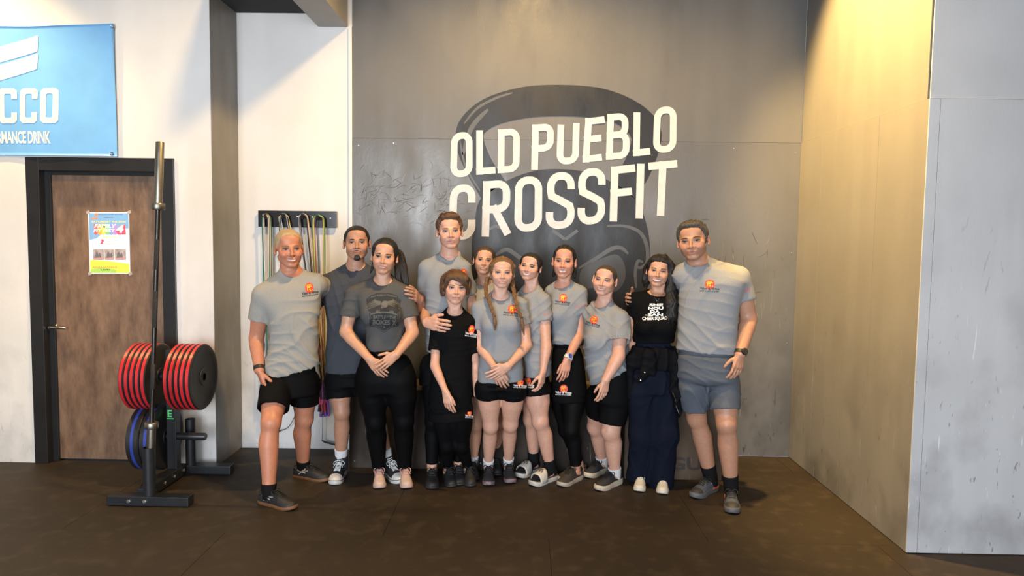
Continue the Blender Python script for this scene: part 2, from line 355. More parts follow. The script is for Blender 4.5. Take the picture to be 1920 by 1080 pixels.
for u0, u1 in ((.10, .36), (.38, .61), (.63, .90)): flat('photo_print', [pq(u0, .60, .0012), pq(u1, .60, .0012), pq(u1, .77, .0012), pq(u0, .77, .0012)], mph, po); flat('photo_figures', [pq(u0+.03, .77, .0016), pq(u0+.06, .66, .0016), pq(u0+.10, .64, .0016), pq(u0+.13, .69, .0016), pq(u0+.17, .65, .0016), pq(u0+.21, .77, .0016)], mph3, po); flat('photo_strip', [pq(u0+.02, .745, .0019), pq(u1-.02, .735, .0019), pq(u1-.02, .755, .0019), pq(u0+.02, .765, .0019)], mph2, po)
for u, v in ((.0, .0), (1, .0), (0, 1), (1, 1)):
    flat('tape_piece', [pq(u-.05, v-.012, .0016), pq(u+.03, v-.035, .0016), pq(u+.05, v+.012, .0016), pq(u-.03, v+.035, .0016)], m_tape, po)
# ------------------------------------------------------------------ banner on the left wall
bt = thing('banner', 'sky blue vinyl drink banner hung above the brown door', 'banner', (-4.2, YL-.012, 2.2))
m_ban = mat('blue_banner_vinyl', (.20, .49, .90), .38, 0, .16, 3)
b0 = at(215, 46, YL-.012); b1 = at(214.5, 293, YL-.012)
bx1, bz1, bz0 = b0[0], b0[2], b1[2]; bx0 = bx1-1.86
def sag(x, z):
    u = (bx1-x)/(bx1-bx0); v = (z-bz0)/(bz1-bz0)
    dz = -.022*math.sin(PI*min(1, max(0, u)))*v
    yy = .004*math.sin(26*u+3*v)+.006*math.sin(9*u-5*v)+.012*math.exp(-((u-.06)/.05)**2)*math.sin(PI*v)
    return (x, YL-.020-yy, z+dz)
nx, nz = 90, 40
V = [sag(bx0+(bx1-bx0)*i/nx, bz0+(bz1-bz0)*j/nz) for j in range(nz+1) for i in range(nx+1)]
Fc = [(j*(nx+1)+i, j*(nx+1)+i+1, (j+1)*(nx+1)+i+1, (j+1)*(nx+1)+i) for j in range(nz) for i in range(nx)]
V2 = [(x, y+.002, z) for x, y, z in V]; n0 = len(V)
rim = [i for i in range(nx+1)]+[(j+1)*(nx+1)-1 for j in range(1, nz+1)]+[nz*(nx+1)+i for i in range(nx-1, -1, -1)]+[j*(nx+1) for j in range(nz-1, 0, -1)]
Fc2 = Fc+[tuple(n0+k for k in f[::-1]) for f in Fc]+[(rim[i], rim[(i+1) % len(rim)], n0+rim[(i+1) % len(rim)], n0+rim[i]) for i in range(len(rim))]
mesh('vinyl_sheet', V+V2, Fc2, m_ban, bt)
m_bw = mat('banner_white_print', (.80, .78, .76), .4)
def ban_poly(name, quads):
    """print on the banner: strips (x, z) quads subdivided so that they follow the folds"""
    Vs = []; Fs = []
    for q in quads:
        k = 6; n0 = len(Vs)
        for i in range(k+1):
            for j in range(k+1):
                a = np.array(q[0])+(np.array(q[1])-q[0])*i/k; b = np.array(q[3])+(np.array(q[2])-q[3])*i/k; p = a+(b-a)*j/k
                s_ = sag(*p); Vs.append((s_[0], s_[1]-.0025, s_[2]))
        for i in range(k):
            for j in range(k): Fs.append((n0+i*(k+1)+j, n0+(i+1)*(k+1)+j, n0+(i+1)*(k+1)+j+1, n0+i*(k+1)+j+1))
    return mesh(name, Vs, Fs, m_bw, bt)
bp_ = lambda px, py: (lambda a: (a[0], a[2]))(at(px, py, YL-.02))
ban_poly('flag_mark', [[bp_(-70, 105), bp_(70, 61), bp_(69, 92), bp_(-70, 136)]]); ban_poly('flag_mark', [[bp_(-70, 142), bp_(70, 96), bp_(69, 126), bp_(-70, 172)]])
def oct_letter(ch, px0, px1, py0, py1, t):
    """squared block letter with clipped corners, as a list of quads"""
    c_ = 5.5; o_ = [(px0+c_, py0), (px1-c_, py0), (px1, py0+c_), (px1, py1-c_), (px1-c_, py1), (px0+c_, py1), (px0, py1-c_), (px0, py0+c_)]
    i0, i1, j0, j1 = px0+t, px1-t, py0+t, py1-t; d = 2
    n_ = [(i0+d, j0), (i1-d, j0), (i1, j0+d), (i1, j1-d), (i1-d, j1), (i0+d, j1), (i0, j1-d), (i0, j0+d)]
    qs = [[o_[k], o_[(k+1) % 8], n_[(k+1) % 8], n_[k]] for k in range(8)]
    if ch == 'C':
        mid0, mid1 = py0+(py1-py0)*.31, py0+(py1-py0)*.69
        qs[2] = None; qs = [q for q in qs if q]
        qs += [[(px1-t, py0+c_), (px1, py0+c_), (px1, mid0), (px1-t, mid0)], [(px1-t, mid1), (px1, mid1), (px1, py1-c_), (px1-t, py1-c_)]]
    if ch == 'N':
        qs = [[(px0, py0), (px0+t, py0), (px0+t, py1), (px0, py1)], [(px1-t, py0), (px1, py0), (px1, py1), (px1-t, py1)], [(px0, py0), (px0+t, py0), (px1, py1), (px1-t, py1)]]
    return [[bp_(*p) for p in q] for q in qs]
for k, ch in enumerate('NOCCO'):
    x1 = 110.5-(4-k)*39.0; ban_poly('letter', oct_letter(ch, x1-33.5, x1, 163, 230, 10.5))
V, Fc, hh = plane_text('PERFORMANCE DRINK', .03, 0, .95)
p0 = np.array(bp_(-45, 268)); p1 = np.array(bp_(97, 268)); top = np.array(bp_(-45, 244))
W = [sag(p0[0]+(p1[0]-p0[0])*x, p0[1]+(top[1]-p0[1])*y/hh) for x, y in V]
mesh('lettering', [(x, y-.0025, z) for x, y, z in W], Fc, m_bw, bt, False)
for px, py in ((211, 50), (209.5, 288)):
    a = at(px, py, YL-.024); MB().lathe([(0, .006), (.003, .008), (.004, .012), (.002, .014), (0, .014)], a, (0, -1, 0), 16).build('grommet', m_chrome, bt, True)
MB().tube([sag(bx0+(bx1-bx0)*i/40, bz1) for i in range(41)], .004, 6).build('hem', m_ban, bt, True)
MB().tube([sag(bx0+(bx1-bx0)*i/40, bz0) for i in range(41)], .004, 6).build('hem', m_ban, bt, True)
# ------------------------------------------------------------------ mural
YM = YB-.0068
mu = thing('mural', 'large painted mural of a dark kettlebell behind slanted white capital lettering', 'mural', (.25, YM, 1.2))
m_kb = wall_mat('mural_black_paint', (.0085, .0085, .0095), (.022, .022, .023), .42, 2.2, .8, .25)
m_hl = mat('mural_grey_line_paint', (.075, .075, .078), .45, 0, .3, 20)
m_lw = mat('mural_white_paint', (.60, .595, .59), .5, 0, .2, 14)
mp_ = lambda p, e=0: at(p[0], p[1], YM-e)
def smoothloop(P, n=8, closed=True):
    P = [np.array(p, float) for p in P]; out = []; m = len(P)
    for i in range(m if closed else m-1):
        p0, p1, p2, p3 = P[i-1] if closed or i else P[0], P[i], P[(i+1) % m], P[(i+2) % m] if closed or i+2 < m else P[-1]
        for k in range(n):
            t = k/n; out.append(.5*((2*p1)+(-p0+p2)*t+(2*p0-5*p1+4*p2-p3)*t*t+(-p0+3*p1-3*p2+p3)*t**3))
    if not closed: out.append(P[-1])
    return out
def strip(name, A, B, e, m, parent=mu):
    n = len(A); V = [mp_(p, e) for p in A]+[mp_(p, e) for p in B]+[mp_(p, e-.0012) for p in A]+[mp_(p, e-.0012) for p in B]
    Fc = []
    for i in range(n-1): Fc += [(i, i+1, n+i+1, n+i), (i, 2*n+i, 2*n+i+1, i+1), (n+i, n+i+1, 3*n+i+1, 3*n+i)]
    return mesh(name, V, Fc, m, parent, False)
ho = smoothloop([(902, 372), (872, 318), (855, 270), (862, 226), (905, 187), (975, 164), (1052, 159), (1130, 166), (1192, 190), (1231, 224), (1240, 262), (1222, 320), (1192, 374)], 6, False)
hi_ = smoothloop([(948, 340), (922, 300), (907, 262), (912, 245), (945, 229), (998, 219), (1052, 217), (1106, 220), (1155, 231), (1181, 247), (1184, 264), (1172, 300), (1148, 342)], 6, False)
strip('kettlebell_handle', ho, hi_, .0014, m_kb)
bd = smoothloop([(902, 372), (948, 340), (1000, 321), (1048, 317), (1100, 323), (1148, 342), (1192, 374), (1212, 420), (1219, 475), (1213, 545), (1185, 600), (1120, 640), (1050, 650), (980, 640), (915, 605), (890, 545), (884, 470), (890, 415)], 6)
cb = np.mean(bd, 0)
mesh('kettlebell_body', [mp_(p, .0014) for p in bd]+[mp_(cb, .0014)], [(i, (i+1) % len(bd), len(bd)) for i in range(len(bd))], m_kb, mu, False)
def stroke(name, pts, w, m, e=.0026, taper=True, closed=False, n=8):
    P = smoothloop(pts, n, closed); A = []; B = []; N_ = len(P)
    for i, p in enumerate(P):
        t = P[min(i+1, N_-1)]-P[max(i-1, 0)]; t /= np.linalg.norm(t)+1e-9; q = np.array([-t[1], t[0]])
        ww = w*(.25+.75*math.sin(PI*(i+.5)/N_)**.6) if taper else w
        A.append(p+q*ww/2); B.append(p-q*ww/2)
    return strip(name, A, B, e, m)
stroke('highlight', [(870, 232), (895, 203), (930, 184), (961, 174)], 5, m_hl)
stroke('highlight', [(862, 262), (873, 312), (900, 358)], 4, m_hl)
stroke('highlight', [(868, 290), (884, 240), (915, 205)], 9, m_hl)
stroke('shade_line', [(1150, 226), (1178, 246), (1186, 268), (1176, 300), (1160, 334)], 3, m_kb)
stroke('highlight', [(1060, 449), (1083, 432)], 6, m_hl, taper=False); stroke('highlight', [(1036, 432), (1060, 449)], 6, m_hl, .0032, taper=False)
stroke('highlight', [(1138, 424), (1172, 424), (1200, 436), (1213, 462), (1213, 492), (1200, 502), (1193, 498)], 7, m_hl, .0032)
stroke('highlight', [(1193, 540), (1191, 512), (1196, 490), (1206, 492)], 6, m_hl)
stroke('highlight', [(1085, 503), (1120, 483), (1148, 466), (1165, 465), (1178, 476)], 8, m_hl)
stroke('highlight', [(918, 430), (930, 424), (946, 430)], 6, m_hl)
stroke('highlight', [(928, 480), (950, 468), (976, 484), (1000, 500)], 8, m_hl)
sw = smoothloop([(1090, 506), (1130, 484), (1158, 478), (1172, 500), (1170, 528), (1150, 548), (1110, 540), (1090, 545)], 5)
mesh('grey_swirl', [mp_(p, .0026) for p in sw]+[mp_(np.mean(sw, 0), .0026)], [(i, (i+1) % len(sw), len(sw)) for i in range(len(sw))], mat('mural_grey_fill', (.05, .05, .052), .45, 0, .3, 12), mu, False)
def arc(cx, cy, rx, ry, a0, a1, n=6): return [(cx+rx*math.cos(math.radians(a0+(a1-a0)*i/n)), cy+ry*math.sin(math.radians(a0+(a1-a0)*i/n))) for i in range(n+1)]
# letter strokes in a unit box (x right, y down); corners rounded
RX, RY = .42, .20
LET = {
 'O': ([arc(RX, RY, RX, RY, 180, 270)+arc(1-RX, RY, RX, RY, 270, 360)+arc(1-RX, 1-RY, RX, RY, 0, 90)+arc(RX, 1-RY, RX, RY, 90, 180)], True),
 'L': ([[(0, 0), (0, 1)], [(0, 1), (1, 1)]], False), 'I': ([[(.5, 0), (.5, 1)]], False), 'T': ([[(0, 0), (1, 0)], [(.5, 0), (.5, 1)]], False),
 'D': ([[(0, 0), (0, 1)], [(0, 0), (.5, 0)]+arc(1-RX, RY, RX, RY, 270, 360)+arc(1-RX, 1-RY, RX, RY, 0, 90)+[(0, 1)]], False),
 'P': ([[(0, 0), (0, 1)], [(0, 0), (.5, 0)]+arc(1-RX, .18, RX, .18, 270, 360)+arc(1-RX, .36, RX, .18, 0, 90)+[(0, .54)]], False),
 'U': ([[(0, 0), (0, .8)]+arc(RX, 1-RY, RX, RY, 180, 90)+arc(1-RX, 1-RY, RX, RY, 90, 0)+[(1, 0)]], False),
 'E': ([[(0, 0), (0, 1)], [(0, 0), (1, 0)], [(0, .48), (.85, .48)], [(0, 1), (1, 1)]], False),
 'F': ([[(0, 0), (0, 1)], [(0, 0), (1, 0)], [(0, .48), (.85, .48)]], False),
 'B': ([[(0, 0), (0, 1)], [(0, 0), (.5, 0)]+arc(.92-RX, .16, RX, .16, 270, 360)+arc(.92-RX, .30, RX, .16, 0, 90)+[(0, .46)], [(0, .46), (.5, .46)]+arc(1-RX, .64, RX, .18, 270, 360)+arc(1-RX, .82, RX, .18, 0, 90)+[(0, 1)]], False),
 'R': ([[(0, 0), (0, 1)], [(0, 0), (.5, 0)]+arc(1-RX, .18, RX, .18, 270, 360)+arc(1-RX, .34, RX, .18, 0, 90)+[(0, .52)], [(.42, .52), (1, 1)]], False),
 'C': ([[(1, .32), (1, RY)]+arc(1-RX, RY, RX, RY, 0, -90)+arc(RX, RY, RX, RY, 270, 180)+arc(RX, 1-RY, RX, RY, 180, 90)+arc(1-RX, 1-RY, RX, RY, 90, 0)+[(1, .68)]], False),
 'S': ([[(1, .28), (1, RY)]+arc(1-RX, RY, RX, RY, 0, -90)+arc(RX, RY, RX, RY, 270, 180)+[(0, .28), (.06, .40), (.5, .5), (.94, .62), (1, .72)]+arc(1-RX, 1-RY, RX, RY, 0, 90)+arc(RX, 1-RY, RX, RY, 90, 180)+[(0, .72)]], False)}
def letter(ch, TL, TR, BR, BL, w, parent=mu):
    """one white letter: strokes mapped into the quadrilateral of its corners (pixels of the wall plane)"""
    TL, TR, BR, BL = [np.array(p, float) for p in (TL, TR, BR, BL)]; h = w/2
    ex = nrm(TR-TL); ey = nrm(BL-TL)
    TL = TL+(ex+ey)*h; TR = TR+(-ex+ey)*h; BR = BR+(-ex-ey)*h; BL = BL+(ex-ey)*h
    mp2 = lambda u, v: (TL*(1-u)+TR*u)*(1-v)+(BL*(1-u)+BR*u)*v
    Vs = []; Fs = []; lines, closed = LET[ch]
    for li, ln in enumerate(lines):
        P = [mp2(*q) for q in ln]
        Q = [P[0]]
        for p in P[1:]:
            if np.linalg.norm(p-Q[-1]) > .6: Q.append(p)
        P = Q
        if closed and np.linalg.norm(P[0]-P[-1]) < .6: P.pop()
        n_ = len(P); n0 = len(Vs)
        for i in range(n_):
            if closed: a, b = nrm(P[i]-P[i-1]), nrm(P[(i+1) % n_]-P[i])
            else: a = nrm(P[i]-P[i-1]) if i else nrm(P[1]-P[0]); b = nrm(P[i+1]-P[i]) if i < n_-1 else a
            t = nrm(a+b); q = np.array([-t[1], t[0]]); m_ = h/max(.6, float(np.dot(t, a)))
            p = P[i]
            if not closed and i == 0: p = p-t*h*(1 if len(lines) > 1 or ch in 'I' else 0)
            if not closed and i == n_-1: p = p+t*h*(1 if ch in 'LEFTI' or (ch in 'DPBR') else 0)
            Vs += [mp_(p+q*m_, .0034+.0003*li), mp_(p-q*m_, .0034+.0003*li)]
        for i in range(n_ if closed else n_-1):
            j = (i+1) % n_; Fs.append((n0+2*i, n0+2*j, n0+2*j+1, n0+2*i+1))
    return mesh('letter', Vs, Fs, m_lw, parent, False)
for a in [('O', (846, 250), (886, 246), (886, 330), (844, 334)), ('L', (893, 245), (926, 242), (929, 325), (893, 328)), ('D', (934, 243), (975, 240), (974, 322), (933, 325)),
          ('P', (998, 234), (1039, 231), (1037, 315), (996, 319)), ('U', (1046, 228), (1087, 224), (1085, 306), (1043, 310)), ('E', (1098, 222), (1134, 218), (1128, 301), (1092, 305)),
          ('B', (1139, 214), (1181, 211), (1180, 297), (1136, 300)), ('L', (1188, 211), (1216, 209), (1219, 290), (1187, 293)), ('O', (1227, 202), (1269, 198), (1268, 284), (1224, 288))]: letter(*a, 12.5)
for a in [('C', (844, 348), (892, 344), (891, 447), (841, 452)), ('R', (906, 340), (957, 337), (956, 440), (903, 444)), ('O', (966, 332), (1017, 330), (1016, 432), (964, 436)),
          ('S', (1027, 324), (1078, 322), (1077, 427), (1022, 431)), ('S', (1085, 317), (1136, 314), (1134, 418), (1082, 423)), ('F', (1146, 313), (1191, 308), (1188, 412), (1143, 416)),
          ('I', (1195, 308), (1208, 306), (1205, 408), (1192, 411)), ('T', (1216, 305), (1270, 300), (1264, 403), (1213, 407))]: letter(*a, 14)
# ------------------------------------------------------------------ weight tree with bumper plates
m_steel = mat('black_powder_coat', (.022, .024, .028), .38, .2, .25, 20)
m_rubber = mat('black_bumper_rubber', (.014, .014, .015), .5, 0, .3, 30, .1, 120)
m_red = mat('red_plate_stripe', (.62, .022, .03), .38, 0, .25, 25)
m_blue = mat('blue_plate_stripe', (.03, .06, .36), .42, 0, .25, 25)
m_bar = mat('worn_steel', (.34, .315, .26), .42, 1, .45, 30, 0, 60, (1, 1, .3))
m_shaft = mat('dark_steel_shaft', (.07, .066, .06), .4, 1, .4, 30)
m_bolt = mat('bright_bolt', (.7, .7, .68), .3, 1)
fL, fR = on_floor(200, 949), on_floor(360, 946); bR = on_floor(430, 892); upf = on_floor(322, 903)
XU = upf[0]; YF = fL[1]+.04; YBK = bR[1]+.05; YU = upf[1]+.04
rk = thing('weight_rack', 'black steel weight tree on the floor in front of the brown door', 'weight rack', (XU, YU, 0))
MB().box((fL[0], YF-.04, .004), (fR[0], YF+.04, .062), .005).build('foot_bar', m_steel, rk)
MB().box((fL[0]+.22, YBK-.04, .004), (bR[0], YBK+.04, .062), .005).build('foot_bar', m_steel, rk)
for x_, y_ in ((fR[0], YF), (bR[0], YBK)): MB().box((x_-.001, y_-.03, .012), (x_+.001, y_+.03, .054)).build('end_cap', m_rubber, rk)
MB().box((XU-.035, YF+.041, .012), (XU+.035, YBK-.041, .082), .005).build('base_beam', m_steel, rk)
up = MB().box((XU-.032, YU-.032, .083), (XU+.032, YU+.032, .90), .004).build('upright', m_steel, rk)
for x_ in (on_floor(259, 938)[0], on_floor(289, 938)[0]):
    MB().lathe([(0, .013), (.006, .013), (.009, .009), (.009, 0)], (x_, YF-.0405, .034), (0, -1, 0), 6).build('bolt', m_bolt, rk)
for k in range(4):
    MB().lathe([(0, .013), (.006, .013), (.009, .009), (.009, 0)], (XU+.0355, YF+.12+.13*k, .047), (1, 0, 0), 6).build('bolt', m_bolt, rk)
# green maker's letter on the upright
V, Fc, hh = plane_text('E', .03); a = at(318, 780, YU-.0335); 
mesh('green_letter', [(a[0]-.014+.03*x, YU-.0333, a[2]-.008+.03*y) for x, y in V], Fc, plain('green_vinyl', (.10, .62, .18), .4), rk, False)
MB().box((XU-.026, YU-.0335, a[2]-.022), (XU+.02, YU-.0322, a[2]-.015)).build('green_underline', plain('green_vinyl', (.10, .62, .18)), rk)
zt = at(373, 706, YU)[2]; zb = .305
for z_, l, sg in ((zt, .17, 1), (zt, .21, -1), (zb, .19, 1), (zb, .19, -1)):
    MB().lathe([(0, .025), (l-.01, .025), (l, .021), (l, 0)], (XU+sg*.032, YU, z_), (sg, 0, 0), 16).build('peg', m_steel, rk, True)
# vertical bar holders at both ends of the base
bx_, by_ = XU-.055, YF+.0
hx = on_floor(281, 946)[0]
MB().lathe([(0, .036), (.30, .036), (.30, .031), (.02, .031), (.02, 0)], (hx, YF, .062), (0, 0, 1), 18).build('bar_holder', m_steel, rk, True)
h2 = at(358, 860, YBK)[0]
MB().lathe([(0, .034), (.325, .034), (.325, .029), (.02, .029), (.02, 0)], (h2, YBK, .062), (0, 0, 1), 18).build('bar_holder', m_steel, rk, True)
# plates
def plate(x0, th, R, z, stripe, label, group, sgn=1):
    t = thing('bumper_plate', label, 'weight plate', (x0, YU, z), group)
    h = th/2
    prof = [(-h, .027), (-h, .055), (-h+.004, .058), (-h+.004, R*.80), (-h, R*.83), (-h, R-.006), (-h+.006, R), (-h*.45, R), (-h*.45, R), (h*.45, R), (h*.45, R), (h-.006, R), (h, R-.006), (h, R*.83), (h-.004, R*.80), (h-.004, .058), (h, .055), (h, .027)]
    MB().lathe(prof, (x0, YU, z), (1, 0, 0), 72).build('rubber_disc', m_rubber, t, True)
    bw = .55 if th < .05 else .22
    MB().lathe([(-h*bw-.0006, R+.0003), (-h*bw, R+.0012), (h*bw, R+.0012), (h*bw+.0006, R+.0003)], (x0, YU, z), (1, 0, 0), 72).build('stripe_band', stripe, t, True)
    MB().lathe([(-h, .0255), (-h-.001, .030), (-h, .034)], (x0, YU, z), (1, 0, 0), 24).build('hub_ring', m_shaft, t, True)
    MB().lathe([(h, .0255), (h+.001, .030), (h, .034)], (x0, YU, z), (1, 0, 0), 24).build('hub_ring', m_shaft, t, True)
    return t
R_ = .222
words_ = ['outermost', 'second from the outside', 'middle', 'second from the post', 'innermost']
sx = XU+.040; th = .0345
for k in range(5):
    plate(sx+th*(k+.5)+.0012*k, th-.0006, R_, zt-.0015, m_red, 'red-striped black bumper plate on the right upper peg, '+words_[4-k]+' of its five', 'red-striped plates on the rack')
for k in range(5):
    plate(XU-.075-th*(k+.5)-.0012*k, th-.0006, R_, zt-.0015, m_red, 'red-striped black bumper plate on the left upper peg, '+words_[4-k]+' of its five', 'red-striped plates on the rack')
for k in range(2):
    plate(XU-.040-.086*(k+.5)-.002*k, .084, R_, zb-.0015, m_blue, 'thick blue-striped black plate on the lower left peg, '+('nearer to the post' if k == 0 else 'the outer one'), 'blue-striped plates on the rack')
# barbell standing in the front holder, leaning a little
b0 = np.array([hx, YF, .085]); b1 = at(300, 266, YF+.03); ax = nrm(b1-b0); Lb = np.linalg.norm(b1-b0)
bb = thing('barbell', 'steel barbell standing upright in the front holder of the weight rack', 'barbell', b0)
def seg(name, s0, s1, prof, m): MB().lathe([(s0+(s1-s0)*u, r) for u, r in prof], b0, ax, 20).build(name, m, bb, True)
S1 = .43; S2 = Lb-.405
seg('shaft', S1-.01, S2+.01, [(0, 0), (0, .0145), (1, .0145), (1, 0)], m_shaft)
for k, (u0, u1) in enumerate(((.16, .28), (.45, .62), (.72, .86))): seg('knurling', S1+(S2-S1)*u0, S1+(S2-S1)*u1, [(0, .0145), (.01, .0151), (.99, .0151), (1, .0145)], mat('knurled_steel', (.09, .085, .08), .5, 1, .5, 200, .5, 400))
seg('sleeve', 0, S1-.03, [(0, 0), (0, .0235), (.01, .025), (1, .025)], m_bar); seg('sleeve', S2+.03, Lb, [(0, .025), (.985, .025), (1, .022), (1, .016), (.992, .014), (.992, 0)], m_bar)
seg('collar', S1-.035, S1+.005, [(0, .025), (0, .038), (.1, .040), (.9, .040), (1, .037), (1, .014)], m_bar); seg('collar', S2-.005, S2+.035, [(0, .014), (0, .037), (.1, .040), (.9, .040), (1, .038), (1, .025)], m_bar)
# ------------------------------------------------------------------ jump rope board
yb = YB-.009
q0, q1 = at(484, 392, yb-.02), at(631, 427, yb-.02)
jb = thing('rope_board', 'black painted wooden board with hooks on the white recess wall', 'rope rack', ((q0[0]+q1[0])/2, yb, q1[2]))
m_bl = mat('glossy_black_board', (.013, .013, .015), .22, 0, .5, 8, .05, 12)
MB().box((q0[0], yb-.022, q1[2]), (q1[0], yb, q0[2]-.01), .003).build('board', m_bl, jb)
for px, py in ((493, 403), (524, 406), (557, 406), (585, 407), (619, 409)):
    MB().lathe([(0, .0055), (.002, .005), (.003, 0)], at(px, py, yb-.0225), (0, -1, 0), 10).build('screw', m_bolt, jb)
hooks = []
for px, py in ((503, 407), (536, 406), (572, 407), (600, 409)):
    a = at(px, py, yb-.022); hooks.append(a)
    P = [a+(0, .01, -.0), a+(0, -.03, -.004), a+(0, -.055, -.008), a+(0, -.07, .002), a+(0, -.076, .022)]
    MB().tube(smoothloop(P, 4, False), .011, 10).build('hook', m_steel, jb, True)
ROPES = [  # hook, dx, colour name, rgb, half loop width, sweep of the lower ends to the right, handle colour
 (0, -.010, 'cream', (.62, .58, .42), .026, .03, 'black'), (0, .0, 'teal', (.03, .22, .20), .03, .05, 'black'), (0, .008, 'tan', (.50, .36, .20), .024, .02, 'black'), (0, .014, 'white', (.7, .7, .68), .016, .04, 'grey'), (0, -.015, 'dark green', (.02, .10, .06), .034, .06, 'black'), (0, .004, 'smoke grey', (.16, .17, .18), .020, .05, 'black'),
 (1, -.008, 'yellow', (.68, .52, .16), .038, .17, 'pink'), (1, .002, 'black', (.015, .015, .017), .03, .03, 'black'), (1, -.013, 'steel blue', (.10, .16, .24), .026, .05, 'grey'), (1, .014, 'charcoal', (.04, .04, .045), .036, .02, 'black'), (1, .010, 'silver', (.45, .46, .48), .022, .12, 'grey'),
 (2, -.010, 'pale grey', (.55, .56, .58), .034, .02, 'black'), (2, -.002, 'navy', (.03, .05, .16), .028, .10, 'violet'), (2, .006, 'orange', (.62, .33, .10), .036, .08, 'purple'), (2, .012, 'jet black', (.012, .012, .013), .022, .0, 'black'), (2, -.015, 'brown', (.13, .07, .04), .030, .04, 'black'), (2, .017, 'bone white', (.6, .58, .52), .026, .06, 'grey'),
 (3, -.012, 'green', (.05, .30, .16), .040, .015, 'black'), (3, .015, 'olive', (.16, .16, .05), .046, .02, 'black'), (3, -.004, 'lime yellow', (.55, .56, .10), .036, .05, 'black'), (3, .004, 'maroon', (.26, .03, .06), .030, -.01, 'red'), (3, .011, 'mustard', (.60, .42, .10), .042, .03, 'magenta')]
HC = {'black': (.015, .015, .016), 'grey': (.2, .2, .21), 'pink': (.75, .10, .25), 'violet': (.22, .10, .50), 'purple': (.36, .10, .62), 'red': (.55, .04, .05), 'magenta': (.55, .06, .40)}
endx, endz0 = at(607, 712, YB-.05)[0], at(607, 712, YB-.05)[2]
hookword = ['first', 'second', 'third', 'fourth']
for i, (h, dx, cn, rgb, hw, sw_, hc) in enumerate(ROPES):
    a = hooks[h]+np.array([0, -.032-.0028*(i % 4)-abs(dx)*.5, .0135+.0045*(i % 3)])
    t = thing('jump_rope', f'{cn} jump rope with {hc} handles hung on the {hookword[h]} hook of the black board', 'jump rope', a, 'jump ropes hanging on the black board')
    gathered = h >= 2 or sw_ > .1
    ex = (endx if gathered else a[0]) + rng.uniform(-.022, .022); 
    ez = endz0 - rng.uniform(0, .16)
    yy_ = YB-.055-rng.uniform(0, .03)
    for sgn in (-1, 1):
        P = [a+(0, 0, .002), a+(sgn*hw*.75, 0, -.012), a+(sgn*hw, .003, -.05), a+(sgn*hw*1.0+.15*(ex-a[0]), .004, -.28), np.array([a[0]+sgn*hw*.6+.55*(ex-a[0]), yy_, a[2]-.75]), np.array([ex+sgn*.012, yy_, ez+.10]), np.array([ex+sgn*.014, yy_, ez])]
        rp = MB().tube(smoothloop(P, 7, False), .0034, 6).build('cord', mat('rope_'+cn.replace(' ', '_'), rgb, .4), t, True)
        e_ = P[-1]; d_ = nrm([rng.uniform(-.12, .12), rng.uniform(-.04, .0), -1])
        MB().lathe([(-.02, .003), (-.012, .006), (0, .009), (.02, .0105), (.07, .0095), (.12, .0105), (.135, .0105), (.137, 0)], e_, d_, 10).build('handle', mat('grip_'+hc, HC[hc], .4), t, True)
# one speed rope whose handle hangs low near the floor
t = thing('jump_rope', 'thin wire jump rope dangling lowest, its black handle near the floor', 'jump rope', at(605, 700, YB-.05))
P = [hooks[3]+(-.02, -.045, .016), at(604, 600, YB-.06), at(605, 700, YB-.06), at(605, 800, YB-.06), at(604, 826, YB-.06)]
MB().tube(smoothloop(P, 6, False), .002, 6).build('cord', mat('rope_wire', (.08, .09, .14), .3), t, True)
MB().tube([at(604, 826, YB-.06), at(610, 829, YB-.065), at(637, 836, YB-.07)], [.006, .008, .008], 8).build('handle', mat('grip_black', HC['black'], .4), t, True)
P = [hooks[1]+(.01, -.045, .016), at(562, 560, YB-.06), at(560, 740, YB-.05), at(545, 795, YB-.05), at(525, 808, YB-.05)]
t = thing('jump_rope', 'black cable jump rope swinging left behind the bare legs, on second hook', 'jump rope', P[0])
MB().tube(smoothloop(P, 6, False), .0028, 6).build('cord', mat('rope_black', (.015, .015, .017)), t, True)
MB().tube([P[-1], P[-1]+np.array([-.05, 0, -.01]), P[-1]+np.array([-.13, 0, -.03])], [.007, .009, .009], 8).build('handle', mat('grip_black', HC['black'], .4), t, True)
# ------------------------------------------------------------------ plywood jump boxes behind the group
def ply_box(name_lab, x0, x1, y0, y1, h, m, holes=True, text=None):
    t = thing('plyo_box', name_lab, 'jump box', ((x0+x1)/2, (y0+y1)/2, 0), 'plywood jump boxes behind the group')
    k = .018
    e = .0008
    MB().box((x0, y0, .001), (x1, y0+k, h-k-e), .002).build('front_panel', m, t); MB().box((x0, y1-k, .001), (x1, y1, h-k-e), .002).build('back_panel', m, t)
    MB().box((x0, y0+k+e, .001), (x0+k, y1-k-e, h-k-e), .002).build('side_panel', m, t); MB().box((x1-k, y0+k+e, .001), (x1, y1-k-e, h-k-e), .002).build('side_panel', m, t)
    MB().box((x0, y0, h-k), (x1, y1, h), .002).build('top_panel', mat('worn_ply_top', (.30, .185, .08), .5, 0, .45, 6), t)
    for x_ in (x0+.04, (x0+x1)/2, x1-.04):
        for z_ in (.05, h-.05): MB().lathe([(0, .005), (.001, .0045), (.001, 0)], (x_, y0-.0002, z_), (0, -1, 0), 8).build('screw', m_screw, t)
    if text:
        V, Fc, hh = plane_text(text[0], .035)
        mesh('lettering', [(text[1]+text[3]*x, y0-.0012, text[2]+text[4]*y/hh) for x, y in V], Fc, mat('dark_box_print', (.026, .017, .013), .6), t, False)
    return t
m_dark = wall_mat('scuffed_shaded_plywood', (.020, .0135, .0095), (.055, .042, .032), .6, 1.2, .9, .3, .2)  # dark brown stands for grime plus shade, both put into the base colour
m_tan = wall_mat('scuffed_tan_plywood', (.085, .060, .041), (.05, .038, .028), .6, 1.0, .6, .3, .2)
fA = on_floor(662, 877); yA = fA[1]
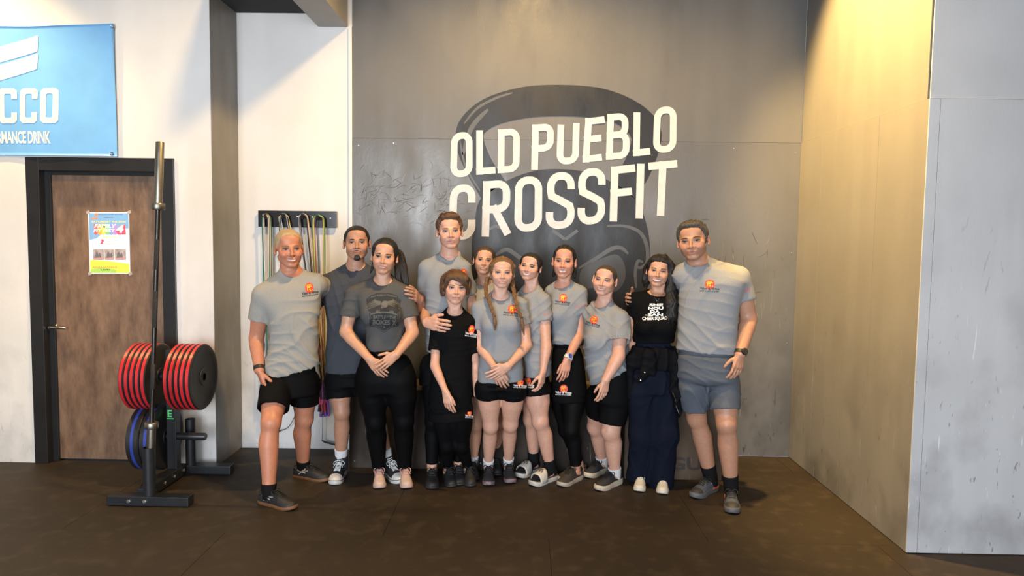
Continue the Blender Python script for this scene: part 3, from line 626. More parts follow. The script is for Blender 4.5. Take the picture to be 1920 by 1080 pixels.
X_ = lambda px, py: at(px, py, yA)[0]
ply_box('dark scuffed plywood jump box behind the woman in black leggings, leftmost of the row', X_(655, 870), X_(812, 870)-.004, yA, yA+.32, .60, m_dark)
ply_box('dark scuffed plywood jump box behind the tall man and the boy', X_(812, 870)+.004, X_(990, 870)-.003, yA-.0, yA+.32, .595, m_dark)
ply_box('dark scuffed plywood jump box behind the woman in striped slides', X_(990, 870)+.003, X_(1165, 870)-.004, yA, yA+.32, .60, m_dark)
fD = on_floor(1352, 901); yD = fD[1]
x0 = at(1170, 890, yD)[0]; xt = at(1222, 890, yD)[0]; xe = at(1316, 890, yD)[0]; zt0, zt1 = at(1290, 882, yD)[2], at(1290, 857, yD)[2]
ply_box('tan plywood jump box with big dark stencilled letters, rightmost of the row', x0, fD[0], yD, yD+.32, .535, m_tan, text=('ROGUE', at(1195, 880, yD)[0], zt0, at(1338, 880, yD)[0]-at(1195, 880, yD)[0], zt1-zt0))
# ------------------------------------------------------------------ implicit-surface modelling: smooth blends of limbs, lofts and ellipsoids, meshed with surface nets
def axis_pts(lo, hi, h, fine):
    out = [lo]; x = lo
    while x < hi:
        s = h
        for a, b, f in fine:
            if a-h <= x <= b: s = min(s, f)
        x += s; out.append(x)
    return np.array(out)
def smin(a, b, k):
    if k <= 0: return np.minimum(a, b)
    h = np.maximum(k-np.abs(a-b), 0); return np.minimum(a, b)-h*h*(.25/k)
def smax(a, b, k): return -smin(-a, -b, k)
class Grid:
    def __init__(s, lo, hi, h, fine=()):
        s.ax = [axis_pts(lo[i], hi[i], h, [(f[0][i], f[1][i], f[2]) for f in fine]) for i in range(3)]
    def arr(s): return np.full([len(a) for a in s.ax], 1.0, np.float32)
    def sl(s, lo, hi):
        out = []
        for i in range(3):
            a = np.searchsorted(s.ax[i], lo[i]); b = np.searchsorted(s.ax[i], hi[i]); out.append(slice(max(a-1, 0), b+1))
        return tuple(out)
    def pts(s, sl):
        return s.ax[0][sl[0]][:, None, None].astype(np.float32), s.ax[1][sl[1]][None, :, None].astype(np.float32), s.ax[2][sl[2]][None, None, :].astype(np.float32)
    def put(s, F, fn, lo, hi, k, op='u', pad=.03):
        sl = s.sl(np.array(lo)-pad-k, np.array(hi)+pad+k)
        if min(F[sl].shape) == 0: return
        d = fn(*s.pts(sl))
        F[sl] = smin(F[sl], d, k) if op == 'u' else smax(F[sl], -d, k)
    def limb(s, F, a, b, ra, rb=None, k=.01, op='u', keys=None, bow=None, flat=None):
        """tapered limb a->b; keys [(t, radius)] override; bow [(t, offset)] along vector; flat=(direction, factor) squeezes the cross-section"""
        a = np.array(a, float); b = np.array(b, float); rb = ra if rb is None else rb
        R = max([ra, rb]+[q[1] for q in keys or []]); mb = 0
        if bow: mb = max(abs(q) for q in bow[1]); bv = np.array(bow[2])
        ab = b-a; L2 = float(ab@ab)+1e-12
        def fn(x, y, z):
            px, py, pz = x-a[0], y-a[1], z-a[2]
            t = np.clip((px*ab[0]+py*ab[1]+pz*ab[2])/L2, 0, 1)
            r = np.interp(t, [q[0] for q in keys], [q[1] for q in keys]).astype(np.float32) if keys else ra+(rb-ra)*t
            qx, qy, qz = px-t*ab[0], py-t*ab[1], pz-t*ab[2]
            if bow:
                o = np.interp(t, bow[0], bow[1]).astype(np.float32); qx = qx-o*bv[0]; qy = qy-o*bv[1]; qz = qz-o*bv[2]
            d2 = qx*qx+qy*qy+qz*qz
            if flat is not None:
                c = qx*flat[0][0]+qy*flat[0][1]+qz*flat[0][2]; d2 = d2+(1/flat[1]**2-1)*c*c
            return np.sqrt(d2)-r
        s.put(F, fn, np.minimum(a, b)-R-mb, np.maximum(a, b)+R+mb, k, op)
    def ell(s, F, c, r, k=.01, op='u', M=None, grow=0):
        c = np.array(c, float); r = np.array(r, float)+grow; R = max(r)
        def fn(x, y, z):
            p = [x-c[0], y-c[1], z-c[2]]
            if M is not None: p = [p[0]*M[0, i]+p[1]*M[1, i]+p[2]*M[2, i] for i in range(3)]
            k0 = np.sqrt((p[0]/r[0])**2+(p[1]/r[1])**2+(p[2]/r[2])**2); k1 = np.sqrt((p[0]/r[0]**2)**2+(p[1]/r[1]**2)**2+(p[2]/r[2]**2)**2)+1e-6
            return k0*(k0-1)/k1
        s.put(F, fn, c-R, c+R, k, op)
    def loft(s, F, rows, k=.02, n=2.3, grow=0, op='u', cut=.02):
        """vertical loft of super-ellipses: rows (z, cx, cy, half width, half depth, yaw)"""
        rows = sorted(rows); Z = [r[0] for r in rows]; z0, z1 = Z[0], Z[-1]
        R = max(max(r[3], r[4]) for r in rows)+grow
        lo = (min(r[1] for r in rows)-R, min(r[2] for r in rows)-R, z0-cut); hi = (max(r[1] for r in rows)+R, max(r[2] for r in rows)+R, z1+cut)
        def fn(x, y, z):
            zz = np.clip(z.ravel(), z0, z1)
            g = [smooth1(zz, Z, [r[i] for r in rows])[None, None, :].astype(np.float32) for i in range(1, 6)]
            dx, dy = x-g[0], y-g[1]; c, s_ = np.cos(g[4]), np.sin(g[4]); u = np.abs(dx*c+dy*s_)/(g[2]+grow); v = np.abs(-dx*s_+dy*c)/(g[3]+grow)
            kk = (u**n+v**n)**(1/n)+1e-6; gr = np.sqrt((u/(g[2]+grow))**2+(v/(g[3]+grow))**2)/kk+1e-6
            d = np.minimum((kk-1)/gr, .3)
            return smax(d, np.maximum(z-z1, z0-z), .02)
        s.put(F, fn, lo, hi, k, op)
    def half(s, F, p, n, k=0):
        """keep the side of the plane against n"""
        x, y, z = s.pts((slice(None),)*3); d = (x-p[0])*n[0]+(y-p[1])*n[1]+(z-p[2])*n[2]
        F[...] = smax(F, d.astype(np.float32), k)
def smooth1(x, X, Y):
    """monotone cubic interpolation"""
    X = np.array(X, float); Y = np.array(Y, float); n = len(X)
    if n < 3: return np.interp(x, X, Y)
    h = np.diff(X); d = np.diff(Y)/h; m = np.zeros(n); m[0], m[-1] = d[0], d[-1]
    for i in range(1, n-1): m[i] = 0 if d[i-1]*d[i] <= 0 else 2*d[i-1]*d[i]/(d[i-1]+d[i])
    i = np.clip(np.searchsorted(X, x)-1, 0, n-2); t = (x-X[i])/h[i]
    return (2*t**3-3*t**2+1)*Y[i]+(t**3-2*t**2+t)*h[i]*m[i]+(-2*t**3+3*t**2)*Y[i+1]+(t**3-t**2)*h[i]*m[i+1]
def nets(G, F, iters=1):
    ax = G.ax; ins = F < 0; nx, ny, nz = F.shape
    c = np.zeros((nx-1, ny-1, nz-1), np.int8)
    for i in (0, 1):
        for j in (0, 1):
            for k in (0, 1): c += ins[i:nx-1+i, j:ny-1+j, k:nz-1+k]
    act = (c > 0) & (c < 8); I, J, K = np.nonzero(act); n = len(I)
    idx = np.full(act.shape, -1, np.int32); idx[I, J, K] = np.arange(n)
    P = np.zeros((n, 3)); W = np.zeros(n)
    for axis in range(3):
        for a in (0, 1):
            for b in (0, 1):
                o = [0, 0, 0]; o[(axis+1) % 3] = a; o[(axis+2) % 3] = b; e = list(o); e[axis] = 1
                f0 = F[I+o[0], J+o[1], K+o[2]]; f1 = F[I+e[0], J+e[1], K+e[2]]; m = (f0 < 0) != (f1 < 0)
                t = np.where(m, f0/np.where(m, f0-f1, 1), 0)
                q0 = np.stack([ax[0][I+o[0]], ax[1][J+o[1]], ax[2][K+o[2]]], 1); q1 = np.stack([ax[0][I+e[0]], ax[1][J+e[1]], ax[2][K+e[2]]], 1)
                P += np.where(m[:, None], q0+(q1-q0)*t[:, None], 0); W += m
    P /= W[:, None]
    quads = []
    for axis in range(3):
        s0 = [slice(None)]*3; s1 = [slice(None)]*3; s0[axis] = slice(0, -1); s1[axis] = slice(1, None)
        x = ins[tuple(s0)] != ins[tuple(s1)]
        A, B, C = np.nonzero(x); q = np.stack([A, B, C], 1); u, v = (axis+1) % 3, (axis+2) % 3
        ok = (q[:, u] > 0) & (q[:, v] > 0) & (q[:, u] < F.shape[u]-1) & (q[:, v] < F.shape[v]-1); q = q[ok]
        def at_(du, dv):
            r = q.copy(); r[:, u] -= du; r[:, v] -= dv; return idx[r[:, 0], r[:, 1], r[:, 2]]
        Q = np.stack([at_(1, 1), at_(0, 1), at_(0, 0), at_(1, 0)], 1)
        fl = ins[q[:, 0], q[:, 1], q[:, 2]]; Q[~fl] = Q[~fl][:, ::-1]; quads.append(Q)
    Q = np.concatenate(quads)
    for _ in range(iters): P = relax(P, Q)
    return P, Q
def relax(P, Q, a=.5):
    E = np.concatenate([Q[:, [0, 1]], Q[:, [1, 2]], Q[:, [2, 3]], Q[:, [3, 0]]]); n = len(P)
    cnt = np.bincount(E.ravel(), minlength=n)
    S_ = np.stack([np.bincount(E[:, 0], P[E[:, 1], i], n)+np.bincount(E[:, 1], P[E[:, 0], i], n) for i in range(3)], 1)/np.maximum(cnt, 1)[:, None]
    return P*(1-a)+S_*a
def normals(P, Q):
    n = np.cross(P[Q[:, 2]]-P[Q[:, 0]], P[Q[:, 3]]-P[Q[:, 1]]); N_ = np.zeros_like(P)
    for c in range(4):
        for i in range(3): N_[:, i] += np.bincount(Q[:, c], n[:, i], len(P))
    return N_/(np.linalg.norm(N_, axis=1)[:, None]+1e-12)
def folds(P, N_, amp, seed, d1=(.35, .2, 1), lam=.10):
    """cloth creases: domain-warped ridges, strongest in patches"""
    r = np.random.default_rng(seed); out = np.zeros(len(P))
    for k in range(4):
        d = nrm(np.array(d1)*([1, 1, 1], [-1, 1, 1], [.4, .6, 1.4], [-1.8, 1, .8])[k]+r.normal(0, .22, 3)); e = nrm(r.normal(0, 1, 3)); e2 = nrm(r.normal(0, 1, 3)); l = lam*(1, .8, .6, 1.2)[k]
        wv = P@d/l+.9*np.sin(P@e/.11+r.uniform(0, 6))+.5*np.sin(P@e2/.06+r.uniform(0, 6))
        rd = (1-np.abs(np.sin(wv*PI+r.uniform(0, 6))))**2.2
        msk = np.clip(.5+.9*np.sin(P@nrm(r.normal(0, 1, 3))/.085+r.uniform(0, 6)), 0, 1)*np.clip(.6+.8*np.sin(P@nrm(r.normal(0, 1, 3))/.12+r.uniform(0, 6)), 0, 1)
        out += (rd-.3)*msk*(1, .8, .55, .8)[k]
    return P+N_*(out*amp*1.3)[:, None]
# ------------------------------------------------------------------ heads
SK = {'fair': (.60, .33, .235), 'light': (.55, .29, .185), 'rosy': (.56, .27, .18), 'tan': (.43, .22, .14), 'olive': (.43, .21, .12), 'red': (.50, .205, .12)}
m_skin = mat('skin', (.5, .3, .2), .46, 0, .22, 55, .07, 320, attr=True, sss=.12, spec=.42)
m_face = mat('face_detail', (.5, .3, .2), .55, attr=True, spec=.2)
def head_rot(yaw, pitch, roll):
    return np.array(Matrix.Rotation(yaw, 3, 'Z') @ Matrix.Rotation(pitch, 3, 'X') @ Matrix.Rotation(roll, 3, 'Y'))
class Head:
    """head frame: face looks along -y, z up, chin at -.118, crown at +.112 (metres at scale 1)"""
    def __init__(h, c, s, yaw, pitch, roll, **k):
        h.c = np.array(c); h.s = s; h.lat = 1.10*k.get('wide', 1); h.M = head_rot(yaw, pitch, roll); h.k = k
    def w(h, p): return h.c+h.M@(np.array(p, float)*h.s*np.array([h.lat, 1, 1]))
    def local(h, P): return ((P-h.c)@h.M)/h.s/np.array([h.lat, 1, 1])
    def sculpt(h, G, F):
        k = h.k; s = h.s; W = 1; J = k.get('jaw', 1); ns = k.get('nose', 1); sm = k.get('smile', 0); fat = k.get('full', 0); M = h.M
        E = lambda c, r, kk=.012, op='u': G.ell(F, h.w(c), np.array(r)*s*np.array([h.lat, 1, 1]), kk*s, op, M)
        L = lambda a, b, ra, rb, kk=.012, op='u', **q: G.limb(F, h.w(a), h.w(b), ra*s, rb*s, kk*s, op, **q)
        E((0, .016, .028), (.0735*W, .093, .084), .01)
        E((0, -.028, -.025), (.061*W, .063, .082), .02)
        E((0, -.052, .055), (.052*W, .026, .034), .02)                     # forehead
        for sg in (1, -1):
            L((sg*.0465*W*J, -.004, -.060), (sg*.016*J, -.067, -.098), .017+.004*fat, .016, .022)   # jaw line
            E((sg*.045*W, -.054, -.016), (.021, .021, .017), .018)           # cheek bone
            E((sg*(.036+.004*sm), -.066, -.040+.006*sm), (.019+.004*fat, .018+.006*sm+.003*fat, .021), .016)   # cheek
            E((sg*.026, -.083, .0165), (.022, .010, .0075), .012)           # brow ridge
            E((sg*.040*W, -.034, -.046), (.0185+.004*fat, .034, .034), .02)           # fullness between cheek and jaw
        E((0, -.070, -.098), (.020*J, .018, .017), .014)                   # chin
        E((0, -.076, -.064), (.028, .016, .022), .014)                    # muzzle
        for sg in (1, -1): E((sg*.031, -.101, -.002), (.0165, .0145, .0115), .012, 's')
        for sg in (1, -1): E((sg*.0315, -.0715, -.001), (.0145, .0132, .0125), .004)
        L((0, -.083, .010), (0, -.104*(.5+.5*ns)-.002, -.030), .0068, .0082*ns, .010)
        E((0, -.1045*(.55+.45*ns), -.0345), (.0106*ns, .0105*ns, .0090*ns), .007)
        for sg in (1, -1): E((sg*.0138*ns, -.093, -.0375), (.0080*ns, .0095, .0072), .006)
        E((0, -.0905, -.0605), (.021+.005*sm, .0075, .0058), .006); E((0, -.089, -.0725), (.018+.004*sm, .0078, .0065), .006)
        E((0, -.104, -.0665), (.024+.008*sm, .0115, .0026+.0025*k.get('teeth', 0)), .004, 's')
        if sm:
            for sg in (1, -1): L((sg*.019, -.100, -.038), (sg*.034, -.083, -.066), .0035, .003, .010, 's')
        for sg in (1, -1):                                                # ears
            Me = h.M@np.array(Matrix.Rotation(sg*.38, 3, 'Z')@Matrix.Rotation(-.12, 3, 'X'))
            G.ell(F, h.w((sg*.0785*W, .014, -.008)), np.array((.0095, .0195, .033))*s, .005*s, 'u', Me)
            G.ell(F, h.w((sg*.0875*W, .006, -.003)), np.array((.0075, .0105, .018))*s, .004*s, 's', Me)
            E((sg*.078*W, .004, -.031), (.007, .008, .009), .005)
    def neck(h, G, F, nb, r):
        G.limb(F, h.w((0, .036, -.040)), nb, r*1.02, r*1.12, .014, keys=[(0, r*.98), (.5, r*.94), (.85, r*1.03), (1, r*1.22)])
        for sg in (1, -1): G.limb(F, h.w((sg*.056, .022, -.05)), nb+np.array([sg*.014, -.040, -.015]), .011, .008, .014)
    def ray(h, bvh, x, z, side=0):
        """point of the face in front of (x, z)"""
        o = h.w((x, -.22, z)); d = h.M@np.array([0, 1., 0])
        hit, n, i, dist = bvh.ray_cast(Vector(o), Vector(d), .5)
        if hit is None: return None
        return np.array(hit), np.array(n)
    def patch(h, name, bvh, parent, u0, fn, col, nu=16, nv=6, lift=.0006, bulge=None, m=None):
        """a curved patch lying on the face: fn(u, v) -> (x, z), col(u, v) -> rgb"""
        V = []; C = []; ok = True; outv = h.M@np.array([0, -1., 0])
        for i in range(nu+1):
            for j in range(nv+1):
                u = -1+2*i/nu; v = -1+2*j/nv; x, z = fn(u, v); r = h.ray(bvh, x, z)
                if r is None: p = h.w((x, -.08, z)); n = outv
                else: p, n = r
                n = nrm(n*.5+outv); V.append(p+n*h.s*(lift+(bulge(u, v) if bulge else 0))); C.append(col(u, v))
        V = np.array(V); Q = np.array([(i*(nv+1)+j, (i+1)*(nv+1)+j, (i+1)*(nv+1)+j+1, i*(nv+1)+j+1) for i in range(nu) for j in range(nv)])
        if np.dot(normals(V, Q).mean(0), outv) < 0: Q = Q[:, ::-1]
        return mesh(name, V, Q, m or m_face, parent, True, np.array(C))
    def features(h, bvh, parent, skin, brow, iris, lips, lash=(.03, .02, .018)):
        k = h.k; sm = k.get('smile', 0); op = k.get('open', 1); fem = k.get('fem', 0); sk = np.array(skin)
        for sg in (-1, 1):
            hh = .0056*op; gz = k.get('gaze', 0)*.003
            def fe(u, v, sg=sg):
                x = u*.0152; e = (1-u*u)**.75; zc = .0008*u*sg*-1*0+.0012*u*sg
                return sg*.0315+x, -.001+zc+(hh*1.1 if v > 0 else hh*.8)*e*v
            def ce(u, v, sg=sg):
                x = u*.0152-gz; z = hh*v*(1-u*u)**.75
                d = math.hypot(x, z-.0006)
                if v > .66: return lash
                if v < -.92: return tuple(sk*.62)
                if d < .0030: return (.008, .008, .008)
                if d < .0071: return tuple(np.array(iris)*.7)
                s_ = .46-.20*abs(u); return (s_, s_*.94, s_*.90)
            eb = h.patch('eye', bvh, parent, sg, fe, ce, 22, 12, .0007, lambda u, v: .0016*(1-u*u)*(1-v*v))
            def fl(u, v, sg=sg):
                x = u*.0165; e = (1-u*u*.85)**.75; return sg*.0315+x, -.001+.0012*u*sg+hh*1.1*e+.0011+(.0011+.0006*fem)*v
            h.patch('eyelash', bvh, eb, sg, fl, lambda u, v: lash, 14, 2, .0014)
            def fb(u, v, sg=sg):
                x = (u*.0185+.0325)*sg; t = (u+1)/2; a = .0172+.0045*math.sin(PI*(.12+.70*t))-.002*t+k.get('brow_up', 0)
                th = (.0040-.0008*fem)*k.get('brow_w', 1)*(1-.72*t**2.2)*(.55+.45*min(1, t*6)); return x, a+th*v
            h.patch('eyebrow', bvh, parent, sg, fb, lambda u, v: brow, 14, 3, .0020)
        mw = k.get('mouth', .0245)+.0115*sm; te = k.get('teeth', 0)*.0112; lf = .0082*sm; ul, ll = (.0050+.0008*fem)*k.get('lips', 1), (.0066+.0012*fem)*k.get('lips', 1); mz = -.0665+.002*sm
        sk_ = k.get('skew', 0)
        def fm(u, v):
            e = max(0, 1-abs(u)**2.2); zc = mz+lf*u*u-.001*(1-u*u)+sk_*u
            up = te*.42*e+ul*(e**.8)*(1-.16*math.exp(-(u/.16)**2)); dn = te*.62*e+ll*e**.9
            return u*mw, zc+(up if v > 0 else dn)*v
        lp = np.array(lips)
        def cm(u, v):
            e = max(0.001, 1-abs(u)**2.2)
            if te > 0:
                tu = te*.42*e/(te*.42*e+ul*e**.8); td = te*.62*e/(te*.62*e+ll*e**.9)
                if -td < v < tu:
                    if abs(u) > .86: return (.06, .02, .018)
                    g = .60-.25*abs(u)**3; return (g, g*.95, g*.88)
                if (v > 0 and v < tu+.12) or (v < 0 and v > -td-.10): return tuple(lp*.55)
            elif abs(v) < .13: return tuple(lp*.30)
            return tuple(lp*(.86 if v > 0 else 1.08))
        h.patch('mouth', bvh, parent, 0, fm, cm, 26, 14, .0010, lambda u, v: .0022*(1-u*u)*(1-abs(abs(v)-.55)**1.5)*(.5 if te else 1))
        def nostril(sg):
            return lambda u, v: (sg*.0066+u*.0030, -.0412+v*.0014+.0006*sg*u)
        for sg in (-1, 1): h.patch('nostril', bvh, parent, 0, nostril(sg), lambda u, v: tuple(sk*.22), 4, 2, .0009)
    def skin_cols(h, P, skin, k):
        sk = np.array(skin); C = np.tile(sk, (len(P), 1)); q = h.local(P)
        def blob(c, r, col, a):
            d = np.sqrt((((q-np.array(c))/np.array(r))**2).sum(1)); wgt = np.clip(1-d, 0, 1)[:, None]**.8*a; C[:] = C*(1-wgt)+np.array(col)*wgt
        bl = k.get('blush', .5)
        for sg in (1, -1):
            blob((sg*.042, -.075, -.03), (.03, .05, .026), sk*np.array([1.0, .72, .68]), bl)
            blob((sg*.082, .01, -.008), (.02, .04, .04), sk*np.array([.98, .72, .68]), .5)
            blob((sg*.031, -.085, -.0105), (.022, .03, .008), sk*np.array([.80, .72, .72]), .5)
            blob((sg*.031, -.085, .0085), (.021, .03, .007), sk*np.array([.74, .66, .66]), .55)
        blob((0, -.105, -.034), (.018, .03, .018), sk*np.array([1.0, .74, .70]), bl)
        if 'stubble' in k:
            st, am = k['stubble']
            z = q[:, 2]; y = q[:, 1]; m = (y < .0)*np.clip((-.036-z-.35*np.clip(y+.075, 0, 1)*0)/.014, 0, 1)*np.clip((z+.135)/.02, 0, 1)*(1-np.clip(1-np.sqrt((q[:, 0]/.028)**2+((z+.067)/.010)**2), 0, 1))
            m *= np.clip((.020-np.abs(y+.03)+.045)/.03, 0, 1); m[z > -.03] = 0; C[:] = C*(1-am*m[:, None])+np.array(st)*am*m[:, None]
        if 'scalp' in k:
            st, am = k['scalp']; zl = np.interp(q[:, 1], HAIRLINE[0], HAIRLINE[1]); m = np.clip((q[:, 2]-zl)/.008, 0, 1); m[(np.abs(q[:, 0]) > .071)] = 0
            C[:] = C*(1-am*m[:, None])+np.array(st)*am*m[:, None]
        return C
HAIRLINE_F = ([-.12, -.078, -.064, -.056, -.046, -.034, -.020, -.004, .012, .03, .05, .11], [.106, .095, .087, .071, .040, .008, -.016, -.026, .004, -.005, -.050, -.075])
HAIRLINE = ([-.12, -.078, -.062, -.050, -.036, -.022, -.008, .012, .03, .05, .11], [.100, .088, .079, .066, .042, .012, -.012, .018, .012, -.040, -.068])
# ------------------------------------------------------------------ hands
def hand(G, F, w_, f, n, right, s=1.0, curl=(.35, .4, .45, .5), spread=1.0, thumb=(.75, .5, .25), thumb_curl=.35, k=.005, elbow=None):
    """palm of four metacarpals, four separate fingers of three phalanges, thumb from the side of the palm"""
    f = nrm(f); n = nrm(n-f*np.dot(n, f)); t = np.cross(f, n)*(1 if right else -1); Z = lambda v: np.array(v, float)
    offs = (.030, .0095, -.0105, -.0285); lens = ((.043, .026, .020), (.048, .030, .021), (.044, .028, .021), (.034, .021, .019)); reach = (.088, .090, .086, .078)
    fr = (.0092, .0095, .0090, .0079)
    for i in range(4):
        kn = w_+s*(f*reach[i]+t*offs[i]-n*.002*(1 if i in (1, 2) else 0))
        G.limb(F, w_+s*(t*offs[i]*.62+f*.006), kn, .0150*s, .0118*s, .010*s)
        ang = curl[i]*.55; p = kn; fan = spread*(.10, .02, -.06, -.15)[i]
        for j in range(3):
            d = nrm((f*math.cos(fan)+t*math.sin(fan))*math.cos(ang)+n*math.sin(ang)); q = p+d*lens[i][j]*s
            r0 = fr[i]*(1, .94, .88)[j]*s; r1 = fr[i]*(.94, .88, .78)[j]*s
            G.limb(F, p, q, r0, r1, .0035*s); p = q; ang += curl[i]*(1.0, .75)[min(j, 1)]
    b = w_+s*(f*.020+t*.022+n*.006); a = nrm(f*thumb[0]+t*thumb[1]+n*thumb[2]); q = b+a*.044*s
    G.limb(F, w_+s*(f*.03+t*.014+n*.004), q, .0155*s, .0125*s, .010*s)
    a2 = nrm(a+thumb_curl*nrm(n*.5+f*.5-t*.4)); q2 = q+a2*.033*s; G.limb(F, q, q2, .0112*s, .0100*s, .004*s)
    a3 = nrm(a2+thumb_curl*.7*nrm(n*.4+f*.6-t*.4)); G.limb(F, q2, q2+a3*.026*s, .0102*s, .0085*s, .004*s)
    if elbow is not None: G.limb(F, w_-nrm(w_-elbow)*.02, w_+f*.03*s, .022*s, .020*s, .014*s, flat=(n, .78))
    return dict(f=f, n=n, t=t)
# ------------------------------------------------------------------ shoes (parametric upper, sole, laces)
SOLE_X = [0, .02, .08, .22, .36, .50, .64, .78, .90, .965, 1.0]
SOLE_W = [.012, .023, .032, .035, .034, .037, .045, .0475, .041, .028, .010]
def shoe(parent, heel, toe, style, name='shoe'):
    heel = np.array(heel); toe = np.array(toe); heel[2] = toe[2] = 0; f = toe-heel; L = np.linalg.norm(f); f /= L; side = np.array([-f[1], f[0], 0]); up = np.array([0, 0, 1.])
    W = style.get('w', 1.0)*min(1.12, max(.86, L/.29)); sh = style.get('sole', .026); X = np.array(SOLE_X)
    topz = np.array(style.get('top', [.062, .078, .083, .084, .090, .094, .078, .063, .054, .045, .026]))*style.get('h', 1)
    wid = np.array(SOLE_W)*W
    na = 17; V = []
    xs = np.concatenate([np.linspace(0, .08, 5), np.linspace(.12, .88, 17), np.array([.92, .95, .972, .988, .996, 1.0])])
    for x in xs:
        w_ = np.interp(x, X, wid)*.965; h = np.interp(x, X, topz)-sh*.6
        for a in range(na):
            g = PI*a/(na-1); cx, cz = math.cos(g), math.sin(g); e = .62+.25*x
            lat = math.copysign(abs(cx)**e, cx); ver = abs(cz)**.8; nar = 1-.20*ver**2*np.interp(x, [0, .1, .35, .5, .7, 1], [.35, .5, .85, .8, .3, 0])
            V.append(heel+f*((x*.972+.012)*L)+side*(lat*w_*nar)+up*(sh*.6+h*ver))
    n = len(xs); Q = [(i*na+j, i*na+j+1, (i+1)*na+j+1, (i+1)*na+j) for i in range(n-1) for j in range(na-1)]
    Q += [tuple(range(na)), tuple((n-1)*na+j for j in range(na-1, -1, -1))]
    up_o = mesh(name, V, Q, style['m'], parent); up_o.data.polygons
    # sole: outline walls with rounded rim and a slight toe spring
    out = [(x, np.interp(x, X, wid)*style.get('flare', 1.04)) for x in np.concatenate([[0, .02, .05], np.linspace(.1, .9, 15), [.935, .965, .985, 1.0]])]
    ring = [(x, w_) for x, w_ in out]+[(x, -w_) for x, w_ in out[::-1]]
    SV = []; prof = [(0, .955), (.15, .99), (.55, 1.0), (.85, .99), (1, .955)]
    for hz, sc in prof:
        for x, w_ in ring:
            spring = max(0, (x-.72)/.28)**2*style.get('spring', .012); rise = style.get('rise', 0)*(1-x)
            SV.append(heel+f*((x-.5)*sc*1.005+.5)*L+side*w_*sc+up*(hz*(sh+rise)+spring+.0004))
    m = len(ring); SQ = [(i*m+j, i*m+(j+1) % m, (i+1)*m+(j+1) % m, (i+1)*m+j) for i in range(len(prof)-1) for j in range(m)]+[tuple(range(m))[::-1], tuple((len(prof)-1)*m+j for j in range(m))]
    mb = MB().add(SV, SQ); mb.build('sole', style['sm'], up_o, True)
    if style.get('foxing'):
        hz = sh*.72; MB().tube([heel+f*((x-.5)*1.012+.5)*L+side*w_*1.02+up*(hz+max(0, (x-.72)/.28)**2*.012) for x, w_ in ring], .0018, 6, closed=True).build('stripe', style['foxing'], up_o, True)
    if style.get('toecap'):
        CV = []
        for x in np.linspace(.80, 1, 9):
            w_ = np.interp(x, X, wid)*.985; h = np.interp(x, X, topz)*1.02-sh*.6
            for a in range(na):
                g = PI*a/(na-1); cx, cz = math.cos(g), math.sin(g); e = .62+.25*x
                CV.append(heel+f*((x*.972+.013)*L)+side*(math.copysign(abs(cx)**e, cx)*w_*1.01)+up*(sh*.6+h*abs(cz)**.8+.001))
        mesh('toe_cap', CV, [(i*na+j, i*na+j+1, (i+1)*na+j+1, (i+1)*na+j) for i in range(8) for j in range(na-1)], style['toecap'], up_o)
    def surf(x, g):
        w_ = np.interp(x, X, wid)*.965; h = np.interp(x, X, topz)-sh*.6; cx, cz = math.cos(g), math.sin(g); e = .62+.25*x
        ver = abs(cz)**.8; nar = 1-.20*ver**2*np.interp(x, [0, .1, .35, .5, .7, 1], [.35, .5, .85, .8, .3, 0])
        return heel+f*((x*.972+.012)*L)+side*(math.copysign(abs(cx)**e, cx)*w_*nar)+up*(sh*.6+h*ver+.0025)
    if style.get('lace') is not None:
        lb = MB(); nl = style.get('nl', 5)
        for q in range(nl):
            x0 = .46+.055*q*5/nl; a0, a1 = PI*.5-.42, PI*.5+.42; s0 = 1 if q % 2 else -1
            lb.tube([surf(x0+.018*s0*(g-PI/2), g) for g in np.linspace(a0, a1, 7)], .0030, 5); lb.tube([surf(x0-.018*s0*(g-PI/2), g) for g in np.linspace(a0, a1, 7)], .0030, 5)
        p = surf(.43, PI/2)
        for sg in (-1, 1):
            lb.tube(smoothloop([p, p+side*sg*.02+up*.010, p+side*sg*.036+up*.0-f*-.005, p+side*sg*.030-up*.012+f*.02, p+f*.006], 5, False), .0026, 5)
            lb.tube(smoothloop([p, p+side*sg*.016+up*.004+f*.012, p+side*sg*.026-up*.010+f*.035, p+side*sg*.03-up*.022+f*.045], 5, False), .0026, 5)
        ll = lb.build('laces', style['lace'], up_o, True)
    if style.get('marks'):
        for mk in style['marks']:
            pts = [surf(x, g)+nrm(surf(x, g)-heel-f*x*L-up*.02)*.0008 for x, g in mk[0]]
            MB().tube(pts, mk[1], 5).build('side_mark', mk[2], up_o, True)
    # dark padded collar around the opening
    if style.get('collar') is not None:
        cpts = [surf(x, g) for x, g in [(.40, PI/2), (.36, PI/2-.30), (.28, PI/2-.75), (.16, PI/2-.8), (.05, PI/2-.7), (.02, PI/2), (.05, PI/2+.7), (.16, PI/2+.8), (.28, PI/2+.75), (.36, PI/2+.30)]]
        MB().tube(smoothloop([p-up*.002 for p in cpts], 4), .0055, 8, closed=True).build('collar', style['collar'], up_o, True)
    return up_o, (heel, f, side, L, surf)
